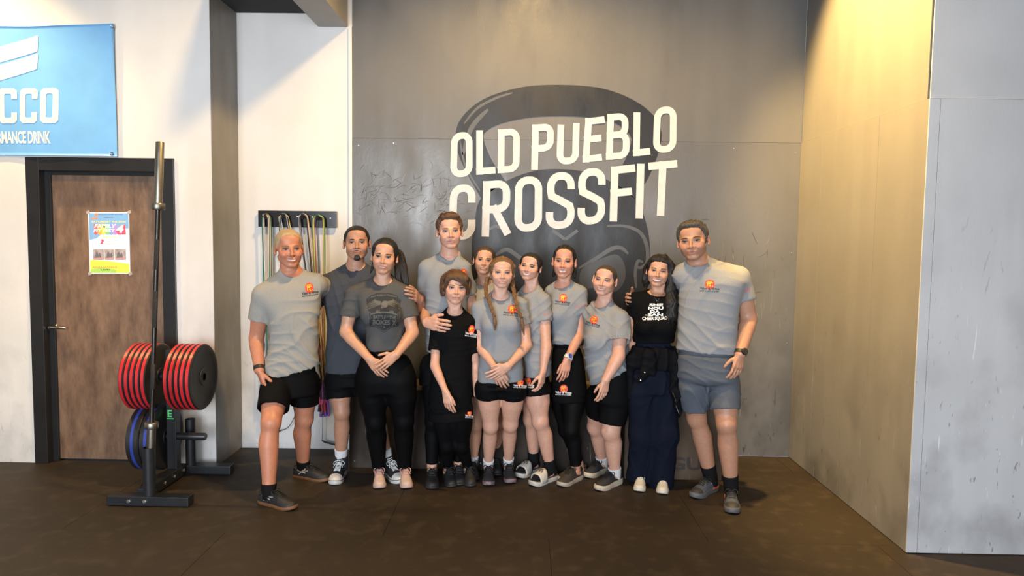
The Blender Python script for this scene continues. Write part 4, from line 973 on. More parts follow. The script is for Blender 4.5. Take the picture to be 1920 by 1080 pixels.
# ------------------------------------------------------------------ people
m_heather = None
def fabric(name, col, rough=.85, var=.14, vs=140, sheen=.0, bump=.12): return mat('fabric_'+name, col, rough, 0, var, vs, bump, 420, sheen=sheen if max(col) > .05 else 0, spec=.25 if max(col) > .05 else .07)
CL = {'heather': fabric('heather_grey', (.245, .255, .27)), 'heather_warm': fabric('heather_olive_grey', (.30, .29, .265)), 'charcoal': fabric('charcoal', (.078, .077, .076), var=.2), 'slate': fabric('slate', (.048, .052, .064), var=.2),
      'black': fabric('black', (.0045, .0045, .005), .8, .2), 'black_short': fabric('black_short', (.0042, .0042, .0046), .7, .2), 'leggings': fabric('black_leggings', (.0038, .0038, .0042), .6, .2, sheen=.05), 'navy': fabric('navy', (.007, .0095, .0195), .85, .25),
      'grey_short': fabric('blue_grey_short', (.085, .097, .118), .7, .15), 'sock_white': fabric('white_sock', (.66, .66, .67)), 'sock_black': fabric('black_sock', (.01, .01, .011)), 'jacket': fabric('black_jacket', (.0042, .0046, .0065), .75, .2)}
def hair_mat(name, c1, c2, st=(260, 260, 16)):
    return mat('hair_'+name, c1, .42, 0, 1, 1, .5, 1, st, col2=c2, spec=.35)
class Per: pass
def pscale(Y): return Y/F_PX
def rows_world(rows, Y):
    out = []
    for r in rows:
        py, xl, xr, dh = r[:4]; dy = r[4] if len(r) > 4 else 0; yw = r[5] if len(r) > 5 else 0
        c = at((xl+xr)/2, py, Y+dy); a = math.atan2(-c[0], c[1]); out.append((c[2], c[0], c[1], (xr-xl)/2*pscale(Y+dy)*math.cos(a), dh, a+yw))
    return out
def project(name, V2, faces, bvh, m, parent, lift=.0016, cols=None):
    """lay a flat print (pixel outline as seen from the photograph's viewpoint) onto the cloth it is printed on"""
    W = []; last = None
    for x, y in V2:
        d = nrm(ray(x, y)); hit, n, i, dist = bvh.ray_cast(Vector(EYE), Vector(d), 20)
        if hit is None:
            if last is None: last = at(x, y, 4.6)
            p = EYE+d*np.linalg.norm(last-EYE); W.append(p); continue
        n = np.array(n); n = n if np.dot(n, d) < 0 else -n
        p = np.array(hit)+n*lift; W.append(p); last = p
    W = np.array(W)
    if W.shape[0] > 3:
        dist = np.linalg.norm(W-EYE, axis=1); md = np.median(dist); bad = np.abs(dist-md) > .09
        for k in np.nonzero(bad)[0]: d = nrm(ray(*V2[k])); W[k] = EYE+d*md
    return mesh(name, W, faces, m, parent, False, cols)
def text_px(s, x0, y0, width, ang=0, height=None, bold=0, shear=0):
    V, Fc, hh = plane_text(s, bold, shear); h = height or hh*width; c, s_ = math.cos(math.radians(ang)), math.sin(math.radians(ang))
    return [(x0+width*x*c+h*y/hh*s_, y0+width*x*s_-h*y/hh*c) for x, y in V], Fc
def disc_px(cx, cy, rx, ry, ang=0, n=24, rings=3):
    c, s_ = math.cos(math.radians(ang)), math.sin(math.radians(ang)); V = [(cx, cy)]; Fc = []
    for r in range(1, rings+1):
        for k in range(n):
            g = 2*PI*k/n; a, b = rx*r/rings*math.cos(g), ry*r/rings*math.sin(g); V.append((cx+a*c-b*s_, cy+a*s_+b*c))
    for k in range(n): Fc.append((0, 1+k, 1+(k+1) % n))
    for r in range(rings-1):
        for k in range(n): Fc.append((1+r*n+k, 1+(r+1)*n+k, 1+(r+1)*n+(k+1) % n, 1+r*n+(k+1) % n))
    return V, Fc
m_shd = plain('print_dark_shield', (.017, .018, .021), .8); m_sg = plain('print_mid_grey', (.085, .083, .08), .8); m_sl = plain('print_light_grey', (.115, .11, .10), .8)
m_lred = plain('print_red', (.74, .045, .035), .7); m_lyel = plain('print_yellow', (.88, .50, .04), .7); m_lblk = plain('print_black', (.02, .02, .022), .8); m_lwht = plain('print_white', (.78, .78, .80), .7)
def stroke_px(P, w, n=3, closed=False):
    P = [np.array(q, float) for q in P]; P = smoothloop(P, n, closed) if len(P) > 2 else [P[0]+(P[1]-P[0])*i/4 for i in range(5)]
    V = []; N_ = len(P); ww = w if hasattr(w, '__len__') else (w, w)
    for i, p in enumerate(P):
        t = nrm((P[(i+1) % N_]-P[i-1]) if closed else (P[min(i+1, N_-1)]-P[max(i-1, 0)])); h = (ww[0]+(ww[1]-ww[0])*i/max(1, N_-1))/2; V += [tuple(p+np.array([-t[1], t[0]])*h), tuple(p-np.array([-t[1], t[0]])*h)]
    return V, [(2*i, 2*((i+1) % N_), 2*((i+1) % N_)+1, 2*i+1) for i in range(N_ if closed else N_-1)]
def poly_px(P, c, rings=9):
    """star-shaped outline filled with rings so that it follows the cloth"""
    P = [np.array(q, float) for q in P]; Q = []
    for i, q in enumerate(P):
        for k in range(4): Q.append(q+(P[(i+1) % len(P)]-q)*k/4)
    n = len(Q); c = np.array(c, float); V = [tuple(c)]; Fc = [(0, 1+k, 1+(k+1) % n) for k in range(n)]
    for r in range(1, rings+1): V += [tuple(c+(q-c)*r/rings) for q in Q]
    for r in range(rings-1): Fc += [(1+r*n+k, 1+(r+1)*n+k, 1+(r+1)*n+(k+1) % n, 1+r*n+(k+1) % n) for k in range(n)]
    return V, Fc
def club_logo(bvh, parent, cx, cy, r, ang=0, sq=1.0, txt=None, half=None):
    """red disc with a yellow character, name and line of small capitals below"""
    txt = txt or m_lblk; g = math.radians(ang); rot_ = lambda x, y: (cx+(x*math.cos(g)-y*math.sin(g)), cy+(x*math.sin(g)+y*math.cos(g)))
    lg = project('logo_disc', *disc_px(cx, cy, r*sq, r, ang), bvh, m_lred, parent, .0014)
    def T(s, x, y, w_, h, bold, m, lift, nm, shear=0):
        V, Fc, hh = plane_text(s, bold, shear); project(nm, [rot_((x+w_*u)*sq, y-h*v/hh) for u, v in V], Fc, bvh, m, lg, lift)
    T('武', -.72*r, .66*r, 1.40*r, 1.36*r, .02, m_lyel, .0022, 'logo_character')
    T('Valor & Virtue', -1.95*r, 1.12*r, 3.9*r, .52*r, .02, txt, .0027, 'logo_lettering')
    T('MARTIAL ARTS ACADEMY', -1.92*r, 1.52*r, 3.84*r, .26*r, .012, txt, .0022, 'logo_lettering')
def person(p):
    Y = p['Y']; W_ = lambda q: at(q[0], q[1], Y+(q[2] if len(q) > 2 else 0)); fem = p.get('fem', 0); R = Per(); ar, lr = p.get('ar', 1), p.get('lr', 1)
    # ---- skeleton
    hx, htop, hchin, yaw, pitch, roll = p['head'][:6]; ho = p.get('ho', {}); hdy = p.get('hdy', -.04)
    ct, cc = at(hx, htop, Y+hdy), at(hx, hchin, Y+hdy); hs = (ct[2]-cc[2])/.236; hc = at(hx, htop+(hchin-htop)*.505, Y+hdy)
    base_yaw = math.atan2(-hc[0], hc[1]); R.H = H = Head(hc, hs, base_yaw+math.radians(yaw), math.radians(pitch), math.radians(roll), fem=fem, **ho)
    nf = W_(p['nf']); rc = p.get('rc', .072); fw = np.array([math.sin(base_yaw+math.radians(p.get('tyaw', 0))), -math.cos(base_yaw+math.radians(p.get('tyaw', 0))), 0])
    nx_ = W_(p['nf']); cen = np.array([nx_[0], nx_[1], nx_[2]+rc*.78]); nb = cen-fw*.028-np.array([0, 0, .012]); car = cen+fw*p.get('scoop', .012)
    sh = {s: W_(p['sh'+s]) for s in 'AB'}
    rows = rows_world(p['rows'], Y); prow = rows_world(p['pel'], Y)
    legs = {}
    for s in 'AB':
        q = p['leg'+s]; heel, toe = on_floor(*q['foot'][:2]), on_floor(*q['foot'][2:4]); f = toe-heel; L = np.linalg.norm(f); want = q.get('len', p.get('foot', .28)); toe = heel+f/L*want if q.get('keep', 0) == 0 else toe
        ank = heel+(toe-heel)*.26+np.array([0, 0, .095]); hip = W_(q['hip']); kp = q['knee']; ky = (hip[1]+ank[1])/2+(kp[2] if len(kp) > 2 else -.02); knee = at(kp[0], kp[1], ky)
        legs[s] = dict(heel=heel, toe=toe, ank=ank, hip=hip, knee=knee)
    arms = {}
    for s in 'AB':
        q = p.get('arm'+s)
        if q is None: continue
        d = dict(e=W_(q['e']), w=W_(q['w'])); d['tip'] = W_(q['tip']) if 'tip' in q else d['w']+nrm(d['w']-d['e'])*.17; arms[s] = d
    base = (legs['A']['heel']+legs['B']['heel']+legs['A']['toe']+legs['B']['toe'])/4; base[2] = 0
    R.root = root = thing('person', p['label'], 'person', base)
    # ---- body field
    allp = [hc+np.array([0, 0, .15]), sh['A'], sh['B']]+[legs[s][k] for s in 'AB' for k in ('heel', 'toe', 'ank', 'hip', 'knee')]+[arms[s][k] for s in arms for k in ('e', 'w', 'tip')]
    allp = np.array(allp); lo = allp.min(0)-.16; hi = allp.max(0)+.16; lo[2] = -.02
    lo = np.minimum(lo, [min(r[1]-r[3] for r in rows)-.05, min(r[2]-r[4] for r in rows)-.05, 9]); hi = np.maximum(hi, [max(r[1]+r[3] for r in rows)+.05, max(r[2]+r[4] for r in rows)+.05, 0])
    fine = [(hc-.125*hs, hc+.125*hs, .0034)]; hsz = p.get('hand', .98 if not fem else .88)
    for s in arms:
        if p['arm'+s].get('hide', 0) < 2:
            a, b = arms[s]['w'], arms[s]['tip']; m_ = .035+.035*hsz; fine.append((np.minimum(a, b)-m_, np.maximum(a, b)+m_, .0042))
    G = Grid(lo, hi, .0115, fine); F = G.arr()
    shr = -.013
    zc_ = nb[2]-.20; G.loft(F, [tuple(r[:3])+((r[3]-.024, r[4]-.024) if r[0] < zc_ else (r[3], r[4]))+(r[5],) for r in rows], grow=shr); G.loft(F, prow, grow=-.045, k=.012)
    for s in 'AB': G.limb(F, nb-np.array([0, 0, .02]), sh[s], .046 if not fem else .040, .050*ar if not fem else .042*ar, .035)
    R.bust = p.get('bust', [])
    for (px, py, dy, r) in R.bust: G.ell(F, W_((px, py, dy)), (r, r*.9, r), .03, grow=-.010)
    for s in 'AB':
        l = legs[s]; q = p['leg'+s]; t0, k0, c0, a0 = (.086, .057, .0585, .039) if not fem else (.084, .053, .053, .0335); kn = nrm(l['knee']-l['hip']); back = -nrm(np.cross(np.array([math.cos(base_yaw), math.sin(base_yaw), 0]), kn))
        fdir = nrm(l['toe']-l['heel']); back = -fdir
        G.limb(F, l['hip'], l['knee'], .1, .1, .012, keys=[(0, t0*.86*lr), (.22, t0*.97*lr), (.45, t0*.93*lr), (.85, k0*1.05*lr), (1, k0*.98*lr)])
        G.limb(F, l['knee'], l['ank'], .1, .1, .025, keys=[(0, k0*.94*lr), (.12, k0*.90*lr), (.33, c0*lr), (.62, c0*.82*lr), (.86, a0*1.02*lr), (1, a0*lr)], bow=([0, .3, .65, 1], [0, .014, .004, 0], back))
        G.ell(F, l['knee']+fdir*.016*lr, np.array([.033, .033, .044])*lr, .03)
        G.limb(F, l['ank']-np.array([0, 0, .04]), l['heel']*.35+l['toe']*.65+np.array([0, 0, .036]), .030, .020, .02)
        G.ell(F, l['heel']+fdir*.045+np.array([0, 0, .045]), (.026, .026, .030), .02)
    H.neck(G, F, nb, (.058 if not fem else .0475)*p.get('nk', 1))
    H.sculpt(G, F)
    R.hi = {}
    for s in arms:
        q = p['arm'+s]; A = G.arr(); d = arms[s]; u0, e0, f0, w0 = (.056, .047, .046, .030) if not fem else (.045, .038, .038, .0245)
        bowv = nrm(d['w']-d['e'])
        G.limb(A, sh[s], d['e'], .1, .1, .02, keys=[(0, u0*ar), (.45, u0*.98*ar), (.8, e0*.98*ar), (1, e0*.90*ar)])
        G.limb(A, d['e'], d['w'], .1, .1, .02, keys=[(0, e0*.88*ar), (.22, f0*ar), (.6, f0*.80*ar), (.9, w0*1.0*ar), (1, w0*.98*ar)])
        if q.get('hide', 0) < 2:
            R.hi[s] = hand(G, A, d['w'], d['tip']-d['w'], q.get('n', (0, 1, 0)), q.get('right', s == 'A'), hsz, q.get('curl', (.35, .42, .48, .55)), q.get('spread', 1), q.get('thumb', (.75, .5, .25)), q.get('tcurl', .3), elbow=d['e'])
        F = np.minimum(F, A)
    P, Q = nets(G, F, 1)
    hp = np.abs(P-hc).max(1) < .16*hs; C = np.tile(np.array(SK[p['skin']]), (len(P), 1)); C[hp] = H.skin_cols(P[hp], SK[p['skin']], ho)
    if 'legtone' in p: lg = P[:, 2] < min(legs['A']['hip'][2], legs['B']['hip'][2]); C[lg] = C[lg]*np.array(p['legtone'])
    body = R.body = mesh('body', P, Q, m_skin, root, True, C); R.bvh = BVHTree.FromPolygons([tuple(v) for v in P], [tuple(q) for q in Q])
    if p.get('face', 1): H.features(R.bvh, body, SK[p['skin']], p.get('brow', (.10, .06, .035)), p.get('iris', (.10, .055, .03)), p.get('lips', tuple(np.array(SK[p['skin']])*np.array([.95, .60, .58]))))
    R.arms, R.legs, R.sh, R.nb, R.cen, R.car, R.rc, R.hc, R.Y, R.W = arms, legs, sh, nb, cen, car, rc, hc, Y, W_
    # ---- shirt
    st = p['shirt']; hem = st.get('hem')
    lo2 = np.array([min(r[1]-r[3] for r in rows), min(r[2]-r[4] for r in rows), rows[0][0] if rows[0][0] < rows[-1][0] else rows[-1][0]]); hi2 = np.array([max(r[1]+r[3] for r in rows), max(r[2]+r[4] for r in rows), max(sh['A'][2], sh['B'][2])])
    lo2[2] = min(r[0] for r in rows)
    for s in 'AB': lo2 = np.minimum(lo2, sh[s]); hi2 = np.maximum(hi2, sh[s])
    for s in arms: e = sh[s]*.35+arms[s]['e']*.65; lo2 = np.minimum(lo2, e); hi2 = np.maximum(hi2, e)
    lo2 -= .11; hi2 += np.array([.11, .11, .14]); G2 = Grid(lo2, hi2, st.get('h', .0068)); S_ = G2.arr(); g0 = st.get('grow', 0)
    G2.loft(S_, rows, n=st.get('n', 2.35), grow=g0)
    for s in 'AB': G2.limb(S_, nb-np.array([0, 0, .02]), sh[s], (.058 if not fem else .052), (.060*ar if not fem else .052*ar), .04)
    for (px, py, dy, r) in R.bust: G2.ell(S_, W_((px, py, dy)), (r, r*.9, r), .05)
    if hem:
        a, b = at(*hem[0], Y), at(*hem[1], Y); d_ = nrm(b-a); n_ = nrm(np.cross(d_, np.array([-d_[1], d_[0], 0]))); n_ = n_ if n_[2] < 0 else -n_
        G2.half(S_, a, n_); I = G2.arr(); G2.loft(I, rows, n=st.get('n', 2.35), grow=g0-.017); G2.half(I, a-n_*.035, -n_); S_ = smax(S_, -I, 0)
    for s in 'AB':
        if 'sl'+s not in st: continue
        e = arms[s]['e']; t = st['sl'+s]; end = sh[s]+(e-sh[s])*t; dv = nrm(e-sh[s]); A = G2.arr(); r1 = st.get('sr', (.064 if not fem else .055))*ar; r0 = (.064*ar if not fem else .054*ar)
        dv2 = nrm(dv+np.array(st.get('st'+s, (0, 0, 0))))
        G2.limb(A, sh[s], end+dv*.04, r0, r1, .01, keys=[(0, r0), (.5, (r0+r1)/2*1.01), (1, r1)]); G2.half(A, end, dv2, .003)
        B_ = G2.arr(); G2.limb(B_, end-dv*.05, end+dv*.08, r1-.016, r1-.012, 0); G2.half(B_, end-dv*.022, -dv2); A = smax(A, -B_, .0); S_ = smin(S_, A, .026)
    cb = G2.arr(); G2.limb(cb, car, car+(hc-car)*.9+np.array([0, 0, .05]), rc*.98, rc*1.15, 0, flat=(fw, st.get('cflat', .92)))
    band = (cb < .018) & (cb > -.02); S_[band] -= .0028; S_ = smax(S_, -cb, .004)
    P2, Q2 = nets(G2, S_, 2); N2 = normals(P2, Q2)
    if st.get('fold', .006): P2 = folds(P2, N2, st.get('fold', .006), st.get('seed', 1), st.get('fd', (.45, .2, 1)), st.get('lam', .11)); P2 = relax(P2, Q2, .25)
    mats = [CL[st['c']]]
    R.shirt = mesh(st.get('name', 't_shirt'), P2, Q2, mats, root); R.sbvh = BVHTree.FromPolygons([tuple(v) for v in P2], [tuple(q) for q in Q2])
    if 'trim' in st:
        pass
    # ---- lower garment(s)
    R.gb = {}
    for g in p['low']:
        lo3 = np.minimum(np.minimum(legs['A']['hip'], legs['B']['hip']), np.minimum(legs['A']['knee'], legs['B']['knee'])); hi3 = np.maximum(np.maximum(legs['A']['hip'], legs['B']['hip']), np.maximum(legs['A']['knee'], legs['B']['knee']))
        long = g['t'] in ('leggings', 'wide')
        if long:
            for s in 'AB': lo3 = np.minimum(lo3, legs[s]['ank']); hi3 = np.maximum(hi3, legs[s]['ank'])
        pw = rows_world(g['rows'], Y) if 'rows' in g else prow
        top_ = max(pw); pw = pw+[(top_[0]+.06,)+tuple(top_[1:])]; zh = max(at(*hem[0], Y)[2], at(*hem[1], Y)[2]) if hem else 9; rs = sorted(rows); pq_ = sorted(pw); pw = []
        for z in np.arange(pq_[0][0], pq_[-1][0]+.001, .02):
            v = [float(np.interp(z, [r[0] for r in pq_], [r[i] for r in pq_])) for i in range(1, 6)]; sv = [float(np.interp(z, [r[0] for r in rs], [r[i] for r in rs])) for i in range(1, 6)]
            if z > zh-.03:
                mg = .020+st.get('fold', .006)*.5; x0_, x1_ = max(v[0]-v[2], sv[0]-sv[2]+mg), min(v[0]+v[2], sv[0]+sv[2]-mg); y0_, y1_ = max(v[1]-v[3], sv[1]-sv[3]+mg), min(v[1]+v[3], sv[1]+sv[3]-mg); v = [(x0_+x1_)/2, (y0_+y1_)/2, (x1_-x0_)/2, (y1_-y0_)/2, v[4]]
            pw.append((z,)+tuple(v))
        lo3 = np.minimum(lo3, [min(r[1]-r[3] for r in pw), min(r[2]-r[4] for r in pw), min(r[0] for r in pw)]); hi3 = np.maximum(hi3, [max(r[1]+r[3] for r in pw), max(r[2]+r[4] for r in pw), max(r[0] for r in pw)])
        G3 = Grid(lo3-.15, hi3+np.array([.15, .15, .04]), g.get('h', .0078)); S3 = G3.arr(); gr = g.get('grow', 0)
        if g.get('pel', 1): G3.loft(S3, pw, grow=gr, k=.02, n=g.get('n', 2.3))
        ends = []
        for s in 'AB':
            if s in g.get('skip', ''): continue
            l = legs[s]; A = G3.arr(); t0, k0, c0, a0 = (.086, .057, .0585, .039) if not fem else (.084, .053, .053, .0335); fdir = nrm(l['toe']-l['heel'])
            if g['t'] == 'shorts':
                t = g['end'+s]; end = l['hip']+(l['knee']-l['hip'])*t; dv = nrm(l['knee']-l['hip']); r0, r1 = g.get('r', (.098, .092)); up_ = l['hip']
                G3.limb(A, up_, end+dv*.04, r0, r1, .01); dv2 = nrm(dv+np.array(g.get('tilt', (0, 0, 0)))); G3.half(A, end, dv2, .002); S3 = smin(S3, A, g.get('k', .03)); ends.append((end, dv, r1, dv2))
            elif g['t'] == 'leggings':
                o = g.get('o', .004); G3.limb(A, l['hip'], l['knee'], .1, .1, .03, keys=[(0, t0*lr+o), (.45, t0*.93*lr+o), (.85, k0*1.05*lr+o), (1, k0*.98*lr+o)])
                G3.limb(A, l['knee'], l['ank'], .1, .1, .025, keys=[(0, k0*.94*lr+o), (.12, k0*.90*lr+o), (.33, c0*lr+o), (.62, c0*.82*lr+o), (.86, a0*1.02*lr+o+.002), (1, a0*lr+o+.003)], bow=([0, .3, .65, 1], [0, .014, .004, 0], -fdir))
                G3.ell(A, l['knee']+fdir*.016*lr, np.array([.033, .033, .044])*lr, .03, grow=o); en = l['ank']+(l['knee']-l['ank'])*g.get('cut', .0); G3.half(A, en, nrm(l['ank']-l['knee'])); S3 = smin(S3, A, .035 if g.get('pel', 1) else .014)
            elif g['t'] == 'wide':
                end = at(*g['end'+s], l['ank'][1]+.01); G3.limb(A, l['hip'], l['knee'], .1, .1, .04, keys=[(0, .098), (1, .088)]); G3.limb(A, l['knee'], end, .088, g.get('wr', .10), .05); G3.half(A, end, (0, 0, -1)); S3 = smin(S3, A, .03)
                G3.limb(S3, end+np.array([0, 0, .03]), end-np.array([0, 0, .1]), .062, .066, 0, 's')
        for (end, dv, r1, dv2) in ends:
            B_ = G3.arr(); G3.limb(B_, end-dv*.05, end+dv*.08, r1-.017, r1-.013, 0); G3.half(B_, end-dv*.025, -dv2); S3 = smax(S3, -B_, 0)
        if 'hem' in g:
            a, b = at(*g['hem'][0], Y), at(*g['hem'][1], Y); d_ = nrm(b-a); n_ = nrm(np.cross(d_, np.array([-d_[1], d_[0], 0]))); n_ = n_ if n_[2] < 0 else -n_; G3.half(S3, a, n_)
        P3, Q3 = nets(G3, S3, 2); N3 = normals(P3, Q3)
        if g.get('fold', 0): P3 = folds(P3, N3, g['fold'], g.get('seed', 7), g.get('fd', (.2, .3, 1)), g.get('lam', .12))
        o = mesh(g['name'], P3, Q3, CL[g['c']], root); R.gb[g['name']] = (o, BVHTree.FromPolygons([tuple(v) for v in P3], [tuple(q) for q in Q3]))
    # ---- socks and shoes
    for s in 'AB':
        l = legs[s]; so = p['leg'+s].get('sock', p.get('sock')); fdir = nrm(l['toe']-l['heel']); a0 = (.039 if not fem else .0335)*lr
        if so:
            hgt = so[1]; ax_ = nrm(l['knee']-l['ank']); pts = [l['ank']-ax_*.060, l['ank']-ax_*.01, l['ank']+ax_*hgt*.5, l['ank']+ax_*hgt, l['ank']+ax_*(hgt+.004)]
            MB().tube(pts, [a0*.86, a0+.003, a0+.005+.01*hgt*.5, a0+.0062+.03*hgt, a0+.003+.03*hgt], 18).build('sock', CL[so[0]], root, True)
        sty = p['leg'+s].get('shoe', p.get('shoe'))
        if sty: R.__dict__['shoe'+s] = sty(root, l, s) if callable(sty) else shoe(root, l['heel'], l['toe'], sty)
    return R
# ---- hair, built in the head's own frame
def hair(R, ops, m, lo=(-.14, -.15, -.30), hi=(.14, .17, .17), h=.0042, dz=0, strands=.0011, seed=0, name='hair', lam=.006, smooth_it=2):
    H = R.H; W = 1; G = Grid(lo, hi, h); F = G.arr()
    for o in ops:
        k = o[0]
        if k == 'scalp':
            ts, tt = o[1], o[2]; A = G.arr(); G.ell(A, (0, .016, .028), (.0735*W, .093, .084), .01); G.ell(A, (0, -.052, .055), (.052*W, .026, .034), .02)
            x, y, z = G.pts((slice(None),)*3); hl = o[3] if len(o) > 3 else (HAIRLINE_F if H.k.get('fem', 0) else HAIRLINE); zl = np.interp(y, hl[0], hl[1]).astype(np.float32)+dz
            up = np.clip((z-zl)/.030, 0, 1); th = (ts+(tt-ts)*np.clip((z-.02)/.08, 0, 1))*(up*(2-up))+.0006
            A = smax(A-th, (zl-z)*.6+0*x, .003); F = smin(F, A, .006)
        elif k == 'ell': G.ell(F, o[1], o[2], o[3] if len(o) > 3 else .012)
        elif k == 'limb': G.limb(F, o[1], o[2], o[3], o[4], o[5] if len(o) > 5 else .012, keys=o[6] if len(o) > 6 else None, flat=o[7] if len(o) > 7 else None)
        elif k == 'cut': G.ell(F, o[1], o[2], o[3] if len(o) > 3 else .004, 's')
        elif k == 'cutlimb': G.limb(F, o[1], o[2], o[3], o[4], .004, 's')
        elif k == 'poly':
            P = o[1]
            for i in range(len(P)-1): G.limb(F, P[i], P[i+1], o[2][i], o[2][i+1], o[3] if len(o) > 3 else .01, flat=o[4] if len(o) > 4 else None)
    P, Q = nets(G, F, smooth_it)
    if strands:
        N_ = normals(P, Q); r = np.random.default_rng(seed); a = np.arctan2(P[:, 0], P[:, 1]+.02); rad = np.hypot(P[:, 0], P[:, 1])
        wv = np.sin(a*46+P[:, 2]*30+2*np.sin(P[:, 2]*45+a*5))+.7*np.sin(P[:, 0]/lam+1.5*np.sin(P[:, 1]*60)+P[:, 2]*25)
        P = P+N_*(wv*strands)[:, None]
    P = H.c+(P*H.s*np.array([H.lat, 1, 1]))@H.M.T
    return mesh(name, P, Q, m, R.root)
def lock(R, name, pts, radii, m, n=9, parent=None, world=False):
    """a tapered lock of hair along points of the head frame"""
    P = [p if world else R.H.w(p) for p in pts]; P2 = smoothloop(P, 5, False); t = np.linspace(0, len(radii)-1, len(P2)); rr = np.interp(t, range(len(radii)), radii)
    return MB().tube(P2, list(rr), n).build(name, m, parent or R.root, True)
def fringe(R, name, guides, m, count=5, r=.0016, jit=.004, seed=1, parent=None):
    """many fine strands that follow guide lines (head frame)"""
    rg = np.random.default_rng(seed); mb = MB()
    for g in guides:
        g = np.array(g)
        for k in range(count):
            o = rg.normal(0, jit, 3); e = rg.normal(0, jit*.8, 3); n = len(g); Q = [g[i]+o*(1-i/(n-1))+e*i/(n-1) for i in range(n)]
            P = smoothloop([R.H.w(q) for q in Q], 4, False); rr = [r*(1-.75*(i/(len(P)-1))**2) for i in range(len(P))]; mb.tube(P, rr, 4, cap=False)
    o = mb.build(name, m, parent or R.root, True); o['kind'] = 'stuff'; return o
def braid(R, name, P, r0, r1, m, tie, parent=None):
    """three-strand plait through world points; returns nothing"""
    P2 = smoothloop(P, 14, False); n = len(P2); o = None
    for s in range(3):
        pts = []; rr = []
        for i, p in enumerate(P2):
            t = i/(n-1); ph = t*2*PI*(n/13.)*.52+s*2*PI/3; tg = nrm(P2[min(i+1, n-1)]-P2[max(i-1, 0)]); sd = nrm(np.cross(tg, (0, 1, .05))); up_ = np.cross(sd, tg); r = r0+(r1-r0)*t
            pts.append(p+sd*math.sin(ph)*r*.62+up_*math.sin(2*ph)*r*.38); rr.append(r*.60)
        if o is None: o = MB().tube(pts, rr, 8).build(name, m, parent or R.root, True)
        else: MB().tube(pts, rr, 8).build('plait_strand', m, o, True)
    return o
def wristband(R, s, m, face=None, t=.96, wdt=.022, r=None, mface=None, facedir=(0, -1, 0), fr=.02, square=False):
    a, b = R.arms[s]['e'], R.arms[s]['w']; ax = nrm(b-a); c = a+(b-a)*t; r = r or .033
    w_ = MB().lathe([(-wdt/2, r-.003), (-wdt/2, r), (0, r+.001), (wdt/2, r), (wdt/2, r-.003)], c, ax, 24).build('wristband' if mface is None else 'wristwatch', m, R.root, True)
    if mface is not None:
        d = nrm(np.array(facedir)-ax*np.dot(facedir, ax)); q = c+d*r
        if square:
            sd = np.cross(ax, d); M = Matrix((tuple(sd)+(q[0],), tuple(ax)+(q[1],), tuple(d)+(q[2],), (0, 0, 0, 1)))
            MB().box((-.016, -.019, -.004), (.016, .019, .007), .004, M).build('watch_case', m, w_); MB().box((-.013, -.016, .007), (.013, .016, .0085), .001, M).build('watch_face', mface, w_)
        else:
            MB().lathe([(-.004, fr), (.006, fr), (.009, fr*.9), (.0085, fr*.78)], q, d, 24).build('watch_case', m, w_, True); MB().lathe([(.0088, fr*.8), (.009, 0)], q, d, 24).build('watch_face', mface, w_)
    return w_
# ------------------------------------------------------------------ shoe styles
S_ = lambda n, c, r=.6, **k: mat('shoe_'+n, c, r, 0, .25, 60, .15, 300, **k)
black_u, black_s = S_('black_knit', (.014, .014, .016)), S_('black_sole', (.018, .018, .019))
st_trainer = dict(m=black_u, sm=S_('gum_sole', (.17, .075, .03)), sole=.020, lace=S_('black_lace', (.01, .01, .01)), collar=S_('black_collar', (.012, .012, .013)), h=.98,
    marks=sum([[([(.16, q(.62)), (.26, q(.48)), (.40, q(.34))], .0045, S_('silver_mark', (.40, .36, .31))), ([(.22, q(.22)), (.30, q(.48)), (.36, q(.75))], .0045, S_('silver_mark', (.40, .36, .31))), ([(.30, q(.62)), (.40, q(.55)), (.47, q(.60))], .003, S_('silver_mark', (.40, .36, .31)))] for q in (lambda g: g, lambda g: PI-g)], []))
def hightop(root, l, s):
    sty = dict(m=S_('black_canvas', (.016, .016, .018), .85), sm=S_('white_rubber', (.62, .60, .57), .5), sole=.034, lace=S_('white_lace', (.75, .75, .75)), toecap=S_('white_cap', (.66, .64, .61), .45), foxing=S_('black_stripe', (.02, .02, .02)), spring=.006, nl=6, w=.98,
        top=[.075, .10, .112, .118, .112, .098, .080, .066, .056, .050, .040])
    o = shoe(root, l['heel'], l['toe'], sty); ax = nrm(l['knee']-l['ank']); f = nrm(l['toe']-l['heel'])
    MB().tube([l['ank']-ax*.05+f*.012, l['ank']+f*.006, l['ank']+ax*.045, l['ank']+ax*.052], [.052, .050, .0475, .044], 18).build('ankle_shaft', sty['m'], o[0], True)
    for k in range(4):
        p = l['ank']+ax*(.0+.014*k)+f*.05; sd = np.array([-f[1], f[0], 0]); MB().tube([p-sd*.018, p+f*.003, p+sd*.018+ax*.006], .003, 5).build('lace', sty['lace'], o[0], True)
    return o
st_pink = dict(m=S_('pale_pink_knit', (.60, .43, .36), .8), sm=S_('pink_sole', (.52, .36, .31), .6), sole=.024, lace=S_('pink_lace', (.60, .36, .30)), collar=S_('pink_collar', (.52, .36, .30)), w=1.02)
st_barefoot = dict(m=black_u, sm=black_s, sole=.014, lace=S_('black_lace', (.01, .01, .01)), collar=S_('black_collar', (.012, .012, .013)), w=1.06, h=.92, spring=.006)
st_speckle = dict(m=S_('black_mesh', (.018, .016, .019), .85), sm=mat('shoe_speckled_sole', (.30, .20, .22), .6, 0, 1, 60, col2=(.04, .03, .035)), sole=.026, lace=S_('black_lace', (.01, .01, .01)), collar=S_('black_collar', (.012, .012, .013)), w=1.02)
st_olive = dict(m=S_('dark_olive_knit', (.040, .034, .028), .8), sm=S_('cream_sole', (.40, .34, .27), .6), sole=.026, rise=.008, lace=S_('black_lace', (.01, .01, .01)), collar=S_('black_collar', (.012, .012, .013)))
